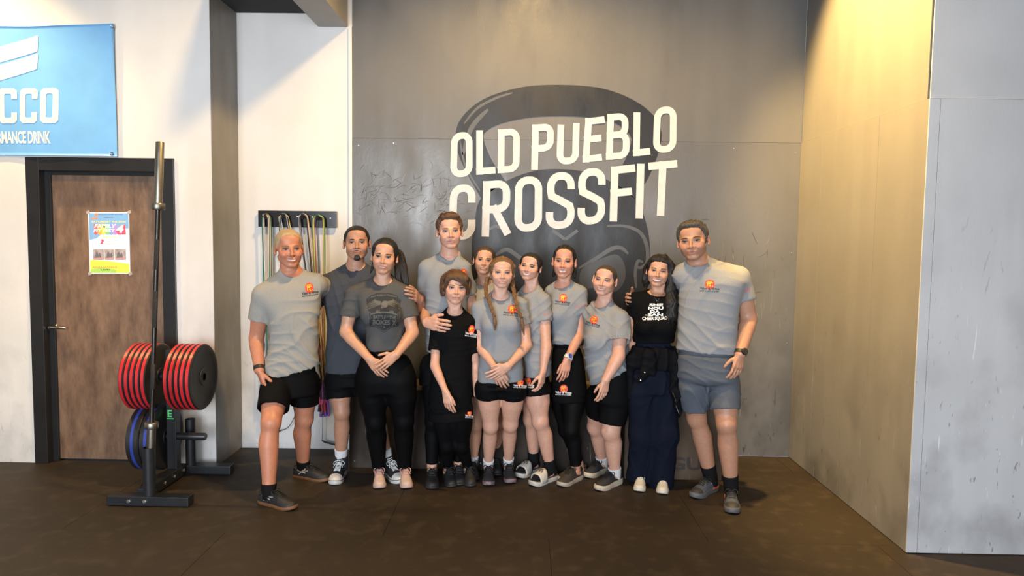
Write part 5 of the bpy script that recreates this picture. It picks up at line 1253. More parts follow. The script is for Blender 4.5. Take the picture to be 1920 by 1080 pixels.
st_runner = dict(m=S_('charcoal_knit', (.022, .021, .023), .8), sm=S_('pale_sole', (.52, .44, .34), .6), sole=.032, rise=.010, lace=S_('black_lace', (.01, .01, .01)), collar=S_('black_collar', (.012, .012, .013)))
st_whiteshoe = dict(m=S_('white_leather', (.62, .58, .50), .5), sm=S_('offwhite_sole', (.58, .55, .48), .5), sole=.022, lace=S_('offwhite_lace', (.6, .57, .5)), h=.95)
st_blue = dict(m=S_('blue_grey_mesh', (.060, .075, .105), .75), sm=S_('grey_sole', (.10, .10, .11), .6), sole=.032, rise=.012, lace=S_('black_lace', (.01, .01, .01)), collar=S_('blue_collar', (.06, .11, .20)), toecap=S_('dark_cap', (.03, .03, .034)),
    marks=[([(.10, .12), (.22, .10), (.34, .10)], .006, S_('orange_mark', (.75, .12, .05))), ([(.10, PI-.12), (.22, PI-.10), (.34, PI-.10)], .006, S_('orange_mark', (.75, .12, .05))), ([(.15, PI-.5), (.35, PI-.7), (.6, PI-.4), (.75, PI-.3)], .006, S_('black_overlay', (.02, .02, .022)))])
def slide(root, l, s):
    heel, toe = l['heel'], l['toe']; f = nrm(toe-heel); sd = np.array([-f[1], f[0], 0]); L = np.linalg.norm(toe-heel); up_ = np.array([0, 0, 1.])
    X = np.array(SOLE_X); ring = [(x, np.interp(x, X, SOLE_W)*1.08) for x in np.linspace(0, 1, 20)]; ring = ring+[(x, -w_) for x, w_ in ring[::-1]]; V = []
    for hz, sc in ((0, .97), (.006, 1), (.026, 1), (.030, .97)):
        for x, w_ in ring: V.append(heel+f*((x-.5)*sc+.5)*L+sd*w_*sc+up_*(hz+.0004+max(0, x-.8)**2*.25))
    m = len(ring); Q = [(i*m+j, i*m+(j+1) % m, (i+1)*m+(j+1) % m, (i+1)*m+j) for i in range(3) for j in range(m)]+[tuple(range(m))[::-1], tuple(3*m+j for j in range(m))]
    so = MB().add(V, Q).build('slide_sandal', S_('white_slide_sole', (.52, .49, .45), .6), root, True)
    fb = MB().add([v+up_*.001 for v in V[3*m:]]+[v+up_*.004-(v-(heel+f*L*.5))*.03 for v in np.array(V[3*m:])], [(j, (j+1) % m, m+(j+1) % m, m+j) for j in range(m)]+[tuple(m+j for j in range(m))]).build('footbed', S_('grey_footbed', (.055, .055, .06), .8), so, True)
    SV = []; na = 15; xs = np.linspace(.50, .80, 7)
    for x in xs:
        w_ = np.interp(x, X, SOLE_W)*1.10; h = np.interp(x, [.45, .8], [.078, .052])
        for a in range(na):
            g = PI*a/(na-1); SV.append(heel+f*x*L+sd*math.copysign(abs(math.cos(g))**.7, math.cos(g))*w_+up_*((.014+h*1.16*math.sin(g)**.8)))
    stp = mesh('strap', SV, [(i*na+j, i*na+j+1, (i+1)*na+j+1, (i+1)*na+j) for i in range(6) for j in range(na-1)], S_('white_strap', (.60, .56, .50), .55), so)
    stp.modifiers.new('thick', 'SOLIDIFY').thickness = .004
    def sf(x, g):
        w_ = np.interp(x, X, SOLE_W)*1.10; h = np.interp(x, [.45, .8], [.078, .052]); return heel+f*x*L+sd*math.copysign(abs(math.cos(g))**.7, math.cos(g))*w_+up_*((.014+h*1.16*abs(math.sin(g))**.8+.004))
    mk = S_('brown_print', (.16, .12, .09), .7); b = MB()
    for dg in (-.22, 0, .22): b.tube([sf(.60, PI/2+dg*.4), sf(.655, PI/2+dg*1.3), sf(.70, PI/2+dg*1.0)], [.001, .0045, .001], 6)
    for k in range(3): b.tube([sf(.565+.013*k, PI/2-.2), sf(.565+.013*k, PI/2+.2)], .0016, 5)
    b.build('trefoil_print', mk, so, True)
    foot_ = MB().tube([heel+f*.03+up_*.055, heel+f*L*.3+up_*.062, heel+f*L*.6+up_*.050, heel+f*L*.85+up_*.042, heel+f*L*.94+up_*.040], [.030, .032, .031, .025, .010], 14).build('sock', CL['sock_black'], root, True)
    return so, None
H_BLOND = hair_mat('sandy_blond', (.50, .36, .19), (.34, .23, .12)); H_BLACK = hair_mat('black', (.007, .0055, .005), (.016, .012, .010)); H_BROWN = hair_mat('dark_brown', (.035, .019, .012), (.065, .036, .02))
H_CHEST = hair_mat('chestnut', (.13, .066, .033), (.075, .037, .019)); H_LIGHT = hair_mat('light_brown', (.22, .12, .05), (.13, .068, .03)); H_HONEY = hair_mat('honey', (.21, .110, .048), (.085, .042, .019)); H_GREY = hair_mat('salt_pepper', (.030, .024, .019), (.10, .088, .075), (160, 160, 90))
T_PERSON = []
# 1 ---- blond man, far left
R = person(dict(label='man with cropped blond hair in olive-grey t-shirt and black shorts, leftmost of group', Y=4.62, skin='red', head=(542, 430, 501, 9, 2, -2), hdy=-.05, ho=dict(smile=.75, teeth=.75, wide=.96, jaw=1.02, nose=1.05, full=.4, blush=.6, op=.8, open=.85), iris=(.10, .11, .12), brow=(.16, .09, .045),
    nf=(547, 518, -.01), rc=.068, nk=1.08, shA=(494, 553, -.06), shB=(592, 533, .06), tyaw=20, ar=1.08, lr=1.06,
    rows=[(720, 488, 601, .125), (690, 492, 601, .125), (640, 502, 598, .122), (600, 500, 600, .128), (565, 486, 604, .122), (540, 494, 600, .098), (524, 516, 580, .065)],
    pel=[(742, 494, 598, .122), (715, 497, 597, .116), (690, 502, 592, .105), (660, 508, 590, .10)],
    armA=dict(e=(481, 634, -.02), w=(486, 694, -.13), tip=(502, 748, -.15), n=(.75, .5, .1), curl=(.55, .6, .65, .7), thumb=(.8, .35, .35)), armB=dict(e=(624, 546, .33), w=(690, 542, .42), hide=2),
    shirt=dict(c='heather_warm', hem=((495, 712), (600, 686)), slA=.57, slB=.62, seed=11, fold=.008, fd=(.9, .1, 1), lam=.14, sr=.070),
    legA=dict(hip=(519, 722, -.06), knee=(508, 792, -.06), foot=(487, 941, 560, 958), len=.30), legB=dict(hip=(572, 718, .08), knee=(570, 785), foot=(551, 893, 618, 903), len=.30),
    low=[dict(t='shorts', name='shorts', c='black_short', endA=.66, endB=.56, r=(.104, .098), fold=.006, k=.01)], sock=('sock_black', .03), shoe=st_trainer))
hair(R, [('scalp', .0035, .010)], H_BLOND, strands=.0004); club_logo(R.sbvh, R.shirt, 580, 540, 10, -8, .8)
wristband(R, 'A', mat('black_strap', (.012, .012, .014), .5), t=.93, wdt=.026, r=.034)
# 2 ---- man with goatee behind
R = person(dict(label='man with goatee and tied-back hair in plain slate t-shirt, black high-top shoes', Y=4.84, skin='tan', head=(669, 423, 488, 0, -3, -1), ho=dict(smile=.15, wide=1.0, jaw=1.02, nose=1.08, full=.2, op=.8, open=.85, stubble=((.05, .03, .02), .18)), brow=(.03, .018, .012), iris=(.05, .028, .016),
    nf=(667, 508, -.01), rc=.068, nk=1.02, shA=(611, 533, .0), shB=(722, 528, .0), tyaw=0, ar=1.0, lr=.94,
    rows=[(712, 609, 712, .125), (690, 609, 712, .125), (640, 611, 712, .122), (590, 612, 718, .125), (560, 606, 726, .120), (532, 612, 722, .10), (512, 636, 702, .066)],
    pel=[(722, 614, 712, .12), (700, 616, 708, .11), (680, 620, 704, .105)],
    armA=dict(e=(588, 580, .10), w=(548, 585, .17), hide=2), armB=dict(e=(775, 600, .06), w=(786, 562, -.13), tip=(770, 545, -.30), n=(-.6, .6, -.2), curl=(.5, .5, .5, .5), hide=0, spread=.35),
    shirt=dict(c='slate', hem=((609, 696), (712, 696)), slA=.62, slB=.55, seed=21, fold=.007, sr=.068),
    legA=dict(hip=(636, 712), knee=(641, 772, -.06), foot=(644, 884, 622, 917), len=.30), legB=dict(hip=(690, 712), knee=(706, 772), foot=(718, 886, 746, 904), len=.30),
    low=[dict(t='shorts', name='shorts', c='black_short', endA=.58, endB=.58, r=(.105, .098), fold=.005)], sock=('sock_white', .10), shoe=hightop))
hair(R, [('scalp', .005, .008), ('ell', (0, .105, .035), (.022, .022, .024), .01)], H_BLACK, strands=.0006)
def goat(R, z0=-.098, w=.022):
    H = R.H; return hair(R, [('ell', (0, -.083, -.107), (.021, .013, .016), .008), ('ell', (0, -.087, -.092), (.016, .008, .012), .008)], H_BLACK, lo=(-.05, -.12, -.15), hi=(.05, -.03, -.05), h=.0032, strands=.0008, name='goatee')
goat(R)
H = R.H; H.patch('moustache', R.bvh, R.body, 0, lambda u, v: (u*.027, -.0535-.008*u*u+v*.0022*(1-.4*u*u)), lambda u, v: (.09, .05, .035), 14, 3, .0009)
T_PERSON.append(R)
# 3 ---- woman, ponytail, charcoal cropped tee
R = person(dict(label='woman with dark ponytail in charcoal printed cropped t-shirt and black leggings, hands crossed', Y=4.64, fem=1, skin='light', head=(721, 447, 513, -6, 2, 5), ho=dict(smile=.45, teeth=.35, wide=.97, jaw=.92, nose=.92, full=.3, op=1, lips=1.1), brow=(.035, .02, .015), iris=(.05, .03, .02), lips=(.42, .17, .15),
    nf=(718, 534, -.005), rc=.070, shA=(664, 553, 0), shB=(757, 552, 0), ar=1.10, lr=1.22, bust=[(695, 590, -.105, .062), (735, 590, -.105, .062)],
    rows=[(672, 688, 752, .105), (650, 686, 755, .105), (610, 684, 762, .110), (575, 670, 764, .115), (550, 668, 757, .095), (537, 690, 742, .06)],
    pel=[(735, 682, 766, .105), (710, 670, 776, .124), (690, 670, 776, .122), (676, 674, 771, .114), (664, 680, 761, .106), (652, 686, 753, .100), (638, 690, 750, .092)],
    armA=dict(e=(648, 622, -.03), w=(692, 672, -.15), tip=(722, 710, -.20), n=(.15, 1, .1), curl=(.22, .28, .32, .4), thumb=(.85, .45, -.05)),
    armB=dict(e=(774, 624, -.03), w=(744, 664, -.17), tip=(706, 693, -.235), n=(-.1, 1, .15), curl=(.18, .2, .25, .3), thumb=(.75, .6, -.1)),
    shirt=dict(c='charcoal', hem=((684, 655), (757, 656)), slA=.60, slB=.60, seed=31, fold=.006, sr=.062, stA=(0, 0, -.5), stB=(0, 0, -.5)),
    legA=dict(hip=(695, 714), knee=(704, 790, -.05), foot=(710, 895, 714, 940), len=.26), legB=dict(hip=(751, 714), knee=(757, 788, -.05), foot=(757, 895, 769, 938), len=.26),
    low=[dict(t='leggings', name='leggings', c='leggings', k=.02)], shoe=st_pink))
hair(R, [('scalp', .010, .012), ('ell', (0, .09, .05), (.035, .035, .035), .02)], H_BLACK, strands=.0007)
for k, (a, b) in enumerate((((.01, .12, .05), .0), ((.025, .125, .045), .02), ((-.01, .125, .04), -.01), ((.03, .12, .03), .035), ((.015, .135, .04), .028))):
    lock(R, 'ponytail' if k == 0 else 'ponytail_lock', [a, (.045+b, .15, .02), (.080+b, .13, -.06), (.095+b*1.3, .105, -.14), (.115+b*1.5, .085, -.22)], [.016, .024, .022, .016, .003], H_BLACK)
lock(R, 'loose_lock', [(-.055, .07, -.01), (-.070, .06, -.07), (-.085, .05, -.13)], [.013, .013, .003], H_BLACK)
for sg in (-1,):
    c = R.H.w((sg*.084, -.002, -.050)); MB().tube([c+np.array([math.cos(g)*.008, .0, math.sin(g)*.009]) for g in np.linspace(0, 2*PI, 14)[:-1]], .0014, 6, closed=True).build('hoop_earring', mat('gold', (.8, .6, .3), .25, 1), R.root, True)
# printed crest on her shirt
bv, sh_ = R.sbvh, R.shirt
cr_ = project('crest_print', *poly_px([(687, 561), (695, 554), (706, 550), (719, 548.8), (733, 550), (744, 554), (752, 563), (750, 574), (747, 590), (747, 611), (734, 614), (720, 624), (706, 614), (692.5, 611), (692.5, 590), (688.5, 574)], (720, 585)), bv, m_shd, sh_, .0012)
def PJ(nm, vf, m, l): project(nm, vf[0], vf[1], bv, m, cr_, l)
V, Fc = text_px('OLD PUEBLO CROSSFIT', 696, 557.2, 48, 0, 3.0, .02); PJ('crest_lettering', ([(x, y+((x-720)/24)**2*2.6-1.2) for x, y in V], Fc), m_sl, .0036)
PJ('crest_line', stroke_px([(690, 562), (697, 556.6), (720, 551), (743, 556.6), (749.5, 563)], .5), m_sg, .0020)
PJ('crest_line', stroke_px([(695, 609.5), (707, 612), (720, 621), (733, 612), (745, 609.5)], .8), m_sg, .0020)
for sg in (-1, 1):
    for k in range(9):
        a = k/8; ex, ey = 720+sg*(13+23*math.sin(a*1.5+.08)), 561.5+21*a**1.3; PJ('feather', stroke_px([(720+sg*(5+2*a), 566+6*a), (720+sg*(10+9*(1-a)), 563+9*a), (ex, ey)], (1.5, .7)), m_sg if k % 2 else m_sl, .0018+.0001*k)
PJ('eagle_head', disc_px(721.6, 570.8, 6.3, 6.8), m_sl, .0030); PJ('eagle_beak', poly_px([(717, 572), (722, 574.5), (718, 579), (713.5, 578.5)], (717.5, 576), 2), m_sg, .0034)
PJ('bar', stroke_px([(694.5, 589.4), (707, 586.6), (720, 585.4), (733, 586.8), (745, 590.3)], 2.6), m_sg, .0022)
for x_, y_ in ((708.5, 584.6), (734, 585.2)):
    for d_ in (-2.4, 0, 2.4): PJ('talon', stroke_px([(x_+d_, y_-2.4), (x_+d_*1.2, y_), (x_+d_, y_+2)], 1.3), m_sl, .0028)
for sg, x_, y_ in ((-1, 690.5, 590.5), (1, 749, 592)):
    for d_, h_ in ((0, 7), (-2.6*sg, 6), (4.2*sg, 2.5)): PJ('plate_print', stroke_px(arc(x_-d_*-1, y_, 1.5, h_, 0, 330, 14), .7), m_sg, .0024)
for t_, x_, y_, w_, h_, b_ in (('BATTLE', 699.8, 597.6, 24.2, 6.6, .03), ('OF', 725.2, 594.8, 3.6, 2.6, .02), ('THE', 730, 598.6, 12.6, 6.6, .03), ('BOXES', 698.4, 608, 33, 9, .04), ('X', 735, 609, 7.6, 9, .05)):
    PJ('crest_lettering', text_px(t_, x_, y_, w_, 1.5, h_, b_), m_sl, .0026)
PJ('star', poly_px([(720.6+(2.3 if k % 2 == 0 else .95)*math.sin(k*PI/5), 613-(2.3 if k % 2 == 0 else .95)*math.cos(k*PI/5)) for k in range(10)], (720.6, 613), 1), m_sl, .0026)
for x_ in (711.5, 715.5, 725.8, 729.5): PJ('dot', disc_px(x_, 611.6, .6, .6, 0, 8, 1), m_sl, .0026)
R3 = R; T_PERSON.append(R)
# 4 ---- tall man
R = person(dict(label='tall man with short brown hair in grey t-shirt standing behind the child in black', Y=4.86, skin='fair', head=(843, 401, 466, 4, 0, -3), ho=dict(smile=.12, wide=.98, jaw=1.0, nose=1.02, blush=.6), brow=(.17, .09, .045), iris=(.16, .21, .26), lips=(.46, .19, .17),
    nf=(843, 486, -.0), rc=.066, nk=1.05, shA=(802, 503, .0), shB=(867, 503, 0), ar=.95, lr=.9, hand=1.10,
    rows=[(668, 800, 878, .115), (620, 797, 878, .115), (570, 796, 878, .118), (535, 794, 880, .118), (508, 798, 873, .098), (492, 816, 862, .066)],
    pel=[(690, 796, 876, .115), (660, 798, 874, .11), (640, 802, 870, .105)],
    armA=dict(e=(795, 585, .03), w=(799, 604, -.245), tip=(838, 613, -.375), n=(.25, 1, -.1), curl=(.22, .26, .3, .36), thumb=(.8, .5, .0), spread=.35), armB=dict(e=(885, 590, .05), w=(880, 660, .0), hide=2),
    shirt=dict(c='heather', hem=((795, 660), (880, 660)), slA=.56, slB=.56, seed=41, fold=.009, fd=(.7, .2, 1), sr=.070, stA=(0, 0, -.3)),
    legA=dict(hip=(813, 690), knee=(812, 790, -.03), foot=(809, 892, 812, 931), len=.29), legB=dict(hip=(858, 690), knee=(858, 790), foot=(858, 886, 862, 915), len=.29),
    low=[dict(t='leggings', name='leggings', c='leggings', cut=.06, skip=''), dict(t='shorts', name='shorts', c='black_short', endA=.33, endB=.33, r=(.100, .100), fold=.004)], shoe=st_barefoot))
hair(R, [('scalp', .009, .018, HAIRLINE), ('ell', (.010, -.040, .104), (.046, .038, .017), .03), ('limb', (-.035, -.05, .098), (.04, -.062, .100), .012, .010, .02)], H_CHEST, strands=.0020, dz=.002)
fringe(R, 'hair_strands', [[(-.03, .02, .118), (-.01, -.04, .124), (.03, -.072, .108)], [(-.045, .02, .108), (-.04, -.04, .116), (-.005, -.072, .104)], [(.0, .02, .120), (.03, -.03, .122), (.055, -.055, .100)], [(-.05, .0, .10), (-.06, -.035, .098), (-.045, -.066, .092)]], H_CHEST, 22, .0018, .007, 8)
club_logo(R.sbvh, R.shirt, 868, 513, 9, 6, .8)
T_PERSON.append(R)
# 5 ---- girl half hidden behind
R = person(dict(label='young woman with tied-back dark hair mostly hidden behind the girl with braids', Y=5.0, fem=1, skin='light', head=(908, 462, 514, 0, -2, 6), ho=dict(smile=.3, wide=1.02, jaw=.9, nose=.95, blush=.4, lips=1.1), brow=(.05, .03, .02), iris=(.06, .035, .02), lips=(.45, .19, .17),
    nf=(908, 536, 0), rc=.062, shA=(882, 549, 0), shB=(938, 549, 0), ar=.92, lr=.92,
    rows=[(690, 884, 945, .10), (650, 886, 944, .10), (600, 884, 944, .105), (565, 882, 942, .10), (548, 888, 936, .08), (536, 898, 926, .05)],
    pel=[(720, 880, 946, .11), (690, 884, 944, .105), (665, 888, 940, .10)],
    armA=dict(e=(886, 625, .02), w=(891, 690, -.02), tip=(893, 725, -.04), n=(1, .2, 0), curl=(.3, .35, .4, .4)), armB=dict(e=(945, 630, .04), w=(944, 690, .05), hide=2),
    shirt=dict(c='heather_warm', hem=((880, 683), (950, 683)), slA=.55, slB=.55, seed=51, fold=.006),
    legA=dict(hip=(898, 715), knee=(892, 795, -.03), foot=(888, 880, 886, 911), len=.26), legB=dict(hip=(930, 715), knee=(934, 792), foot=(932, 872, 930, 897), len=.26),
    low=[dict(t='shorts', name='shorts', c='black_short', endA=.36, endB=.36, r=(.088, .085))], sock=('sock_white', .025), shoe=st_barefoot))
hair(R, [('scalp', .009, .012), ('ell', (.0, .105, .03), (.03, .03, .03), .02)], H_BROWN, strands=.0008)
MB().lathe([(-.004, .0), (-.003, .004), (.003, .004), (.004, 0)], R.H.w((-.083, .0, -.045)), (0, -1, 0), 10).build('stud_earring', mat('gold', (.8, .6, .3), .25, 1), R.root, True)
T_PERSON.append(R)
# 6 ---- boy in black
R = person(dict(label='child with brown bowl-cut hair in black t-shirt beside the girl with braids', Y=4.66, fem=.6, skin='fair', head=(854, 508, 569, 5, 0, 3), hdy=-.03, ho=dict(smile=.1, wide=1.0, jaw=.92, nose=.85, full=.5, blush=.5, op=1.05, lips=1.05), brow=(.13, .07, .04), iris=(.17, .20, .22), lips=(.48, .20, .18),
    nf=(853, 592, 0), rc=.060, nk=.92, shA=(821, 604, -.02), shB=(882, 604, 0), ar=.80, lr=.86, hand=.80,
    rows=[(775, 801, 884, .115), (740, 803, 886, .112), (700, 808, 886, .105), (655, 814, 886, .10), (622, 814, 888, .10), (605, 820, 882, .085), (592, 836, 870, .052)],
    pel=[(760, 806, 884, .105), (735, 810, 882, .10), (700, 814, 880, .095)],
    armA=dict(e=(815, 686, -.10), w=(836, 735, -.185), tip=(845, 780, -.20), n=(.3, 1, .1), curl=(.25, .4, .5, .55), thumb=(.85, .3, .1)), armB=dict(e=(892, 690, .02), w=(893, 740, .03), hide=2),
    shirt=dict(c='black', hem=((800, 762), (887, 762)), slA=.66, slB=.66, seed=61, fold=.004, sr=.066),
    legA=dict(hip=(828, 765), knee=(838, 835, -.03), foot=(836, 893, 862, 938), len=.245), legB=dict(hip=(866, 765), knee=(866, 835), foot=(874, 892, 893, 934), len=.245),
    low=[dict(t='leggings', name='leggings', c='leggings'), dict(t='shorts', name='shorts', c='black', hem=((800, 787), (887, 785)), grow=.004, rows=[(800, 803, 885, .118), (770, 804, 885, .114), (745, 808, 882, .10)], endA=.1, endB=.1, r=(.07, .07))], shoe=st_barefoot))
club_logo(R.sbvh, R.shirt, 884, 618, 9, 8, .62, m_lwht); club_logo(R.gb['shorts'][1], R.gb['shorts'][0], 880, 774, 6.5, 4, .6, m_lwht)
HB = [('scalp', .013, .018, ([-.12, -.09, -.06, -.03, 0, .03, .06, .11], [.060, .060, .050, -.030, -.045, -.048, -.055, -.062])), ('ell', (.03, -.060, .066), (.046, .030, .026), .02),
    ('limb', (-.02, -.070, .080), (.045, -.080, .040), .014, .013, .012), ('limb', (.045, -.078, .042), (.074, -.048, -.012), .013, .008, .012), ('limb', (-.045, -.058, .070), (-.070, -.050, -.005), .014, .010, .012), ('limb', (.078, -.02, .0), (.078, -.008, -.050), .016, .008, .012), ('limb', (-.078, -.02, .0), (-.076, -.012, -.062), .016, .009, .012)]
hair(R, HB, H_CHEST, strands=.0016)
fringe(R, 'hair_strands', [[(-.03, -.03, .112), (.015, -.082, .085), (.055, -.088, .045), (.080, -.060, -.01)], [(-.035, -.03, .112), (.0, -.085, .078), (.035, -.096, .050), (.066, -.080, .018)], [(-.035, -.03, .112), (-.015, -.084, .078), (.012, -.096, .055), (.034, -.097, .038)], [(-.035, -.02, .112), (-.058, -.070, .075), (-.070, -.066, .02), (-.078, -.045, -.03)], [(-.02, 0, .12), (-.085, -.03, .07), (-.094, -.02, .0), (-.084, -.012, -.066)], [(.0, 0, .12), (.085, -.03, .07), (.096, -.02, .0), (.086, -.01, -.055)], [(-.02, .03, .12), (-.09, .02, .07), (-.098, .01, 0), (-.084, .01, -.068)]], H_CHEST, 20, .0016, .006, 6)
T_PERSON.append(R)
# 7 ---- girl with two braids
R = person(dict(label='girl with two long honey-brown braids in grey t-shirt, hands crossed in front', Y=4.68, fem=1, skin='fair', head=(941, 482, 539, 4, 0, 2), hdy=-.03, ho=dict(smile=.2, wide=1.08, jaw=.93, nose=.92, full=.3, blush=.5, op=1.05, lips=1.0), brow=(.17, .09, .05), iris=(.16, .17, .16), lips=(.55, .24, .22),
    nf=(938, 562, 0), rc=.064, nk=.98, shA=(898, 578, 0), shB=(976, 572, .01), ar=.90, lr=.96, bust=[(920, 612, -.085, .05), (958, 610, -.085, .05)],
    rows=[(728, 894, 983, .108), (700, 895, 982, .108), (660, 899, 978, .105), (625, 900, 980, .110), (595, 895, 982, .105), (578, 902, 974, .085), (566, 918, 960, .055)],
    pel=[(728, 898, 980, .115), (712, 900, 978, .108), (690, 904, 974, .10)],
    armA=dict(e=(900, 650, -.02), w=(928, 690, -.165), tip=(948, 738, -.16), n=(.1, 1, .1), curl=(.35, .4, .45, .5), thumb=(.85, .4, .0)), armB=dict(e=(988, 648, -.02), w=(954, 686, -.185), tip=(922, 706, -.215), n=(-.1, 1, .2), curl=(.2, .22, .26, .32), thumb=(.8, .5, -.1)),
    shirt=dict(c='heather', hem=((893, 715), (984, 713)), slA=.54, slB=.52, seed=71, fold=.007, sr=.062, stB=(.3, 0, -.3), stA=(0, 0, -.4)),
    legA=dict(hip=(916, 728), knee=(920, 798, -.05), foot=(915, 890, 918, 934), len=.255), legB=dict(hip=(962, 728), knee=(957, 795, -.05), foot=(951, 886, 964, 927), len=.255),
    low=[dict(t='shorts', name='shorts', c='black_short', endA=.22, endB=.22, r=(.096, .088), k=.03)], sock=('sock_white', .045), shoe=st_speckle))
club_logo(R.sbvh, R.shirt, 961, 580, 8.5, 6, 1.0); club_logo(R.gb['shorts'][1], R.gb['shorts'][0], 975, 717, 7, 2, .9, m_lwht)
hair(R, [('scalp', .009, .012), ('limb', (.070, .01, .02), (.068, .0, -.045), .018, .014, .012), ('limb', (-.070, .01, .02), (-.068, .0, -.045), .018, .014, .012), ('limb', (.0, -.02, .118), (.075, -.02, .05), .010, .014, .01), ('limb', (0, -.02, .118), (-.075, -.02, .05), .010, .014, .01)], H_HONEY, strands=.0016)
tie_m = mat('hair_tie', (.02, .02, .02), .6)
for nm, P, tl in (('braid', [(914, 520, .05), (911, 545, -.02), (917, 565, -.10), (923, 582, -.135), (927, 594, -.150)], [(927, 594, -.150), (928, 606, -.155), (928, 620, -.152)]), ('braid', [(960, 522, .05), (963, 545, -.03), (967, 565, -.095), (973, 584, -.128), (978, 596, -.145)], [(978, 596, -.145), (980, 611, -.140), (983, 629, -.135)])):
    b = braid(R, nm, [R.W(q) for q in P], .0135, .0095, H_HONEY, tie_m)
    e = R.W(tl[0]); MB().lathe([(-.005, .006), (-.004, .009), (.004, .009), (.005, .006)], e, (0, 0, 1), 12).build('hair_tie', tie_m, b, True)
    lock(R, 'tassel', [R.W(q) for q in tl], [.009, .013, .002], H_HONEY, parent=b, world=True)
T_PERSON.append(R)
# 8 ---- smiling woman in slides
R = person(dict(label='smiling woman with pulled-back dark hair in grey t-shirt, black shorts and white slide sandals', Y=4.84, fem=1, skin='fair', head=(994, 474, 525, -14, -2, 9), hdy=-.03, ho=dict(smile=.95, teeth=1.0, wide=1.09, jaw=.95, nose=.95, full=.45, blush=.6, op=.85, open=.8), brow=(.035, .02, .014), iris=(.05, .03, .02), lips=(.50, .18, .16),
    nf=(993, 548, 0), rc=.064, shA=(974, 562, .05), shB=(1018, 564, -.05), tyaw=-35, ar=.96, lr=1.04, bust=[(985, 605, -.08, .055)],
    rows=[(715, 984, 1035, .112), (690, 982, 1034, .112), (650, 977, 1031, .105), (610, 972, 1031, .115), (580, 972, 1029, .11), (562, 976, 1022, .085), (550, 982, 1008, .055)],
    pel=[(725, 986, 1030, .118), (705, 988, 1030, .112), (690, 990, 1026, .10)],
    armA=dict(e=(965, 640, .06), w=(968, 690, .06), hide=2), armB=dict(e=(1024, 650, -.12), w=(1018, 697, -.155), tip=(1013, 735, -.175), n=(-.8, .5, 0), curl=(.55, .65, .7, .75), thumb=(.75, .35, .4)),
    shirt=dict(c='heather', hem=((982, 706), (1036, 702)), slB=.46, seed=81, fold=.006, sr=.064),
    legA=dict(hip=(1000, 725, .06), knee=(996, 786, -.0), foot=(1012, 880, 967, 897), len=.265, sock=('sock_black', .055)), legB=dict(hip=(1006, 728, -.04), knee=(1013, 790, -.05), foot=(1044, 896, 986, 915), len=.265, sock=('sock_black', .055)),
    low=[dict(t='shorts', name='shorts', c='black_short', endA=.20, endB=.20, r=(.098, .100))], shoe=slide))
club_logo(R.gb['shorts'][1], R.gb['shorts'][0], 989, 715, 8, 4, .85, m_lwht)
project('sleeve_lettering', *text_px('セリー', 1019, 591, 13, -6), R.sbvh, m_lred, R.shirt)
hair(R, [('scalp', .009, .010), ('ell', (0, .10, .02), (.03, .03, .034), .02)], H_BLACK, strands=.0007)
lock(R, 'ponytail', [(.02, .115, .01), (.035, .13, -.05), (.045, .105, -.11)], [.016, .018, .004], H_BLACK)
T_PERSON.append(R)
# 9 ---- woman with cornrows
R = person(dict(label='smiling woman with dark cornrow braids, grey t-shirt, black shorts over leggings and a white watch', Y=4.90, fem=1, skin='rosy', head=(1058, 458, 521, -5, 0, 3), hdy=-.03, ho=dict(smile=.85, teeth=.9, wide=.92, jaw=.95, nose=1.0, op=.85, open=.85, full=.1), brow=(.05, .028, .02), iris=(.06, .035, .02), lips=(.46, .17, .14),
    nf=(1054, 541, 0), rc=.066, shA=(1034, 548, .05), shB=(1086, 550, -.02), tyaw=-25, ar=1.0, lr=.96, bust=[(1046, 590, -.085, .052)],
    rows=[(656, 1034, 1080, .105), (630, 1033, 1084, .105), (600, 1030, 1090, .112), (570, 1028, 1096, .11), (550, 1034, 1088, .085), (539, 1044, 1076, .055)],
    pel=[(740, 1034, 1098, .12), (710, 1034, 1098, .12), (680, 1034, 1094, .11), (655, 1036, 1088, .098), (640, 1040, 1082, .09)],
    armA=dict(e=(1022, 630, .07), w=(1030, 680, .06), hide=2), armB=dict(e=(1086, 628, -.04), w=(1064, 674, -.15), tip=(1053, 727, -.20), n=(-.3, 1, .0), curl=(.35, .4, .45, .5), thumb=(.85, .3, .2)),
    shirt=dict(c='heather', hem=((1030, 644), (1092, 643)), slB=.48, seed=91, fold=.007, sr=.064, stB=(0, 0, -.3)),
    legA=dict(hip=(1052, 730, .05), knee=(1062, 806, -.0), foot=(1098, 890, 1062, 900), len=.26), legB=dict(hip=(1076, 730, -.02), knee=(1072, 806, -.05), foot=(1090, 896, 1034, 920), len=.265),
    low=[dict(t='leggings', name='leggings', c='leggings', cut=.05), dict(t='shorts', name='shorts', c='black', hem=((1030, 751), (1102, 749)), rows=[(765, 1034, 1101, .128), (730, 1034, 1100, .126), (700, 1034, 1098, .122), (670, 1035, 1094, .11), (645, 1037, 1086, .10)], endA=.1, endB=.1, r=(.08, .08))], sock=None, shoe=st_olive))
club_logo(R.sbvh, R.shirt, 1056, 559, 8.5, 6, .85); club_logo(R.gb['shorts'][1], R.gb['shorts'][0], 1057, 729, 8, 2, .95, m_lwht)
project('sleeve_lettering', *text_px('ジェニファ', 1077, 578, 28, -9), R.sbvh, m_lred, R.shirt)
CR = [('scalp', .005, .006), ('ell', (.0, .10, -.01), (.03, .03, .04), .02)]
for k in range(-2, 3): CR.append(('poly', [(k*.018, -.066+abs(k)*.008, .082-abs(k)*.004), (k*.020, -.02, .109-abs(k)**2*.0026), (k*.018, .05, .100-abs(k)**2*.0026), (k*.012, .105, .04)], [.004, .0075, .0085, .008], .003))
hair(R, CR, H_BLACK, strands=.0012, dz=.004)
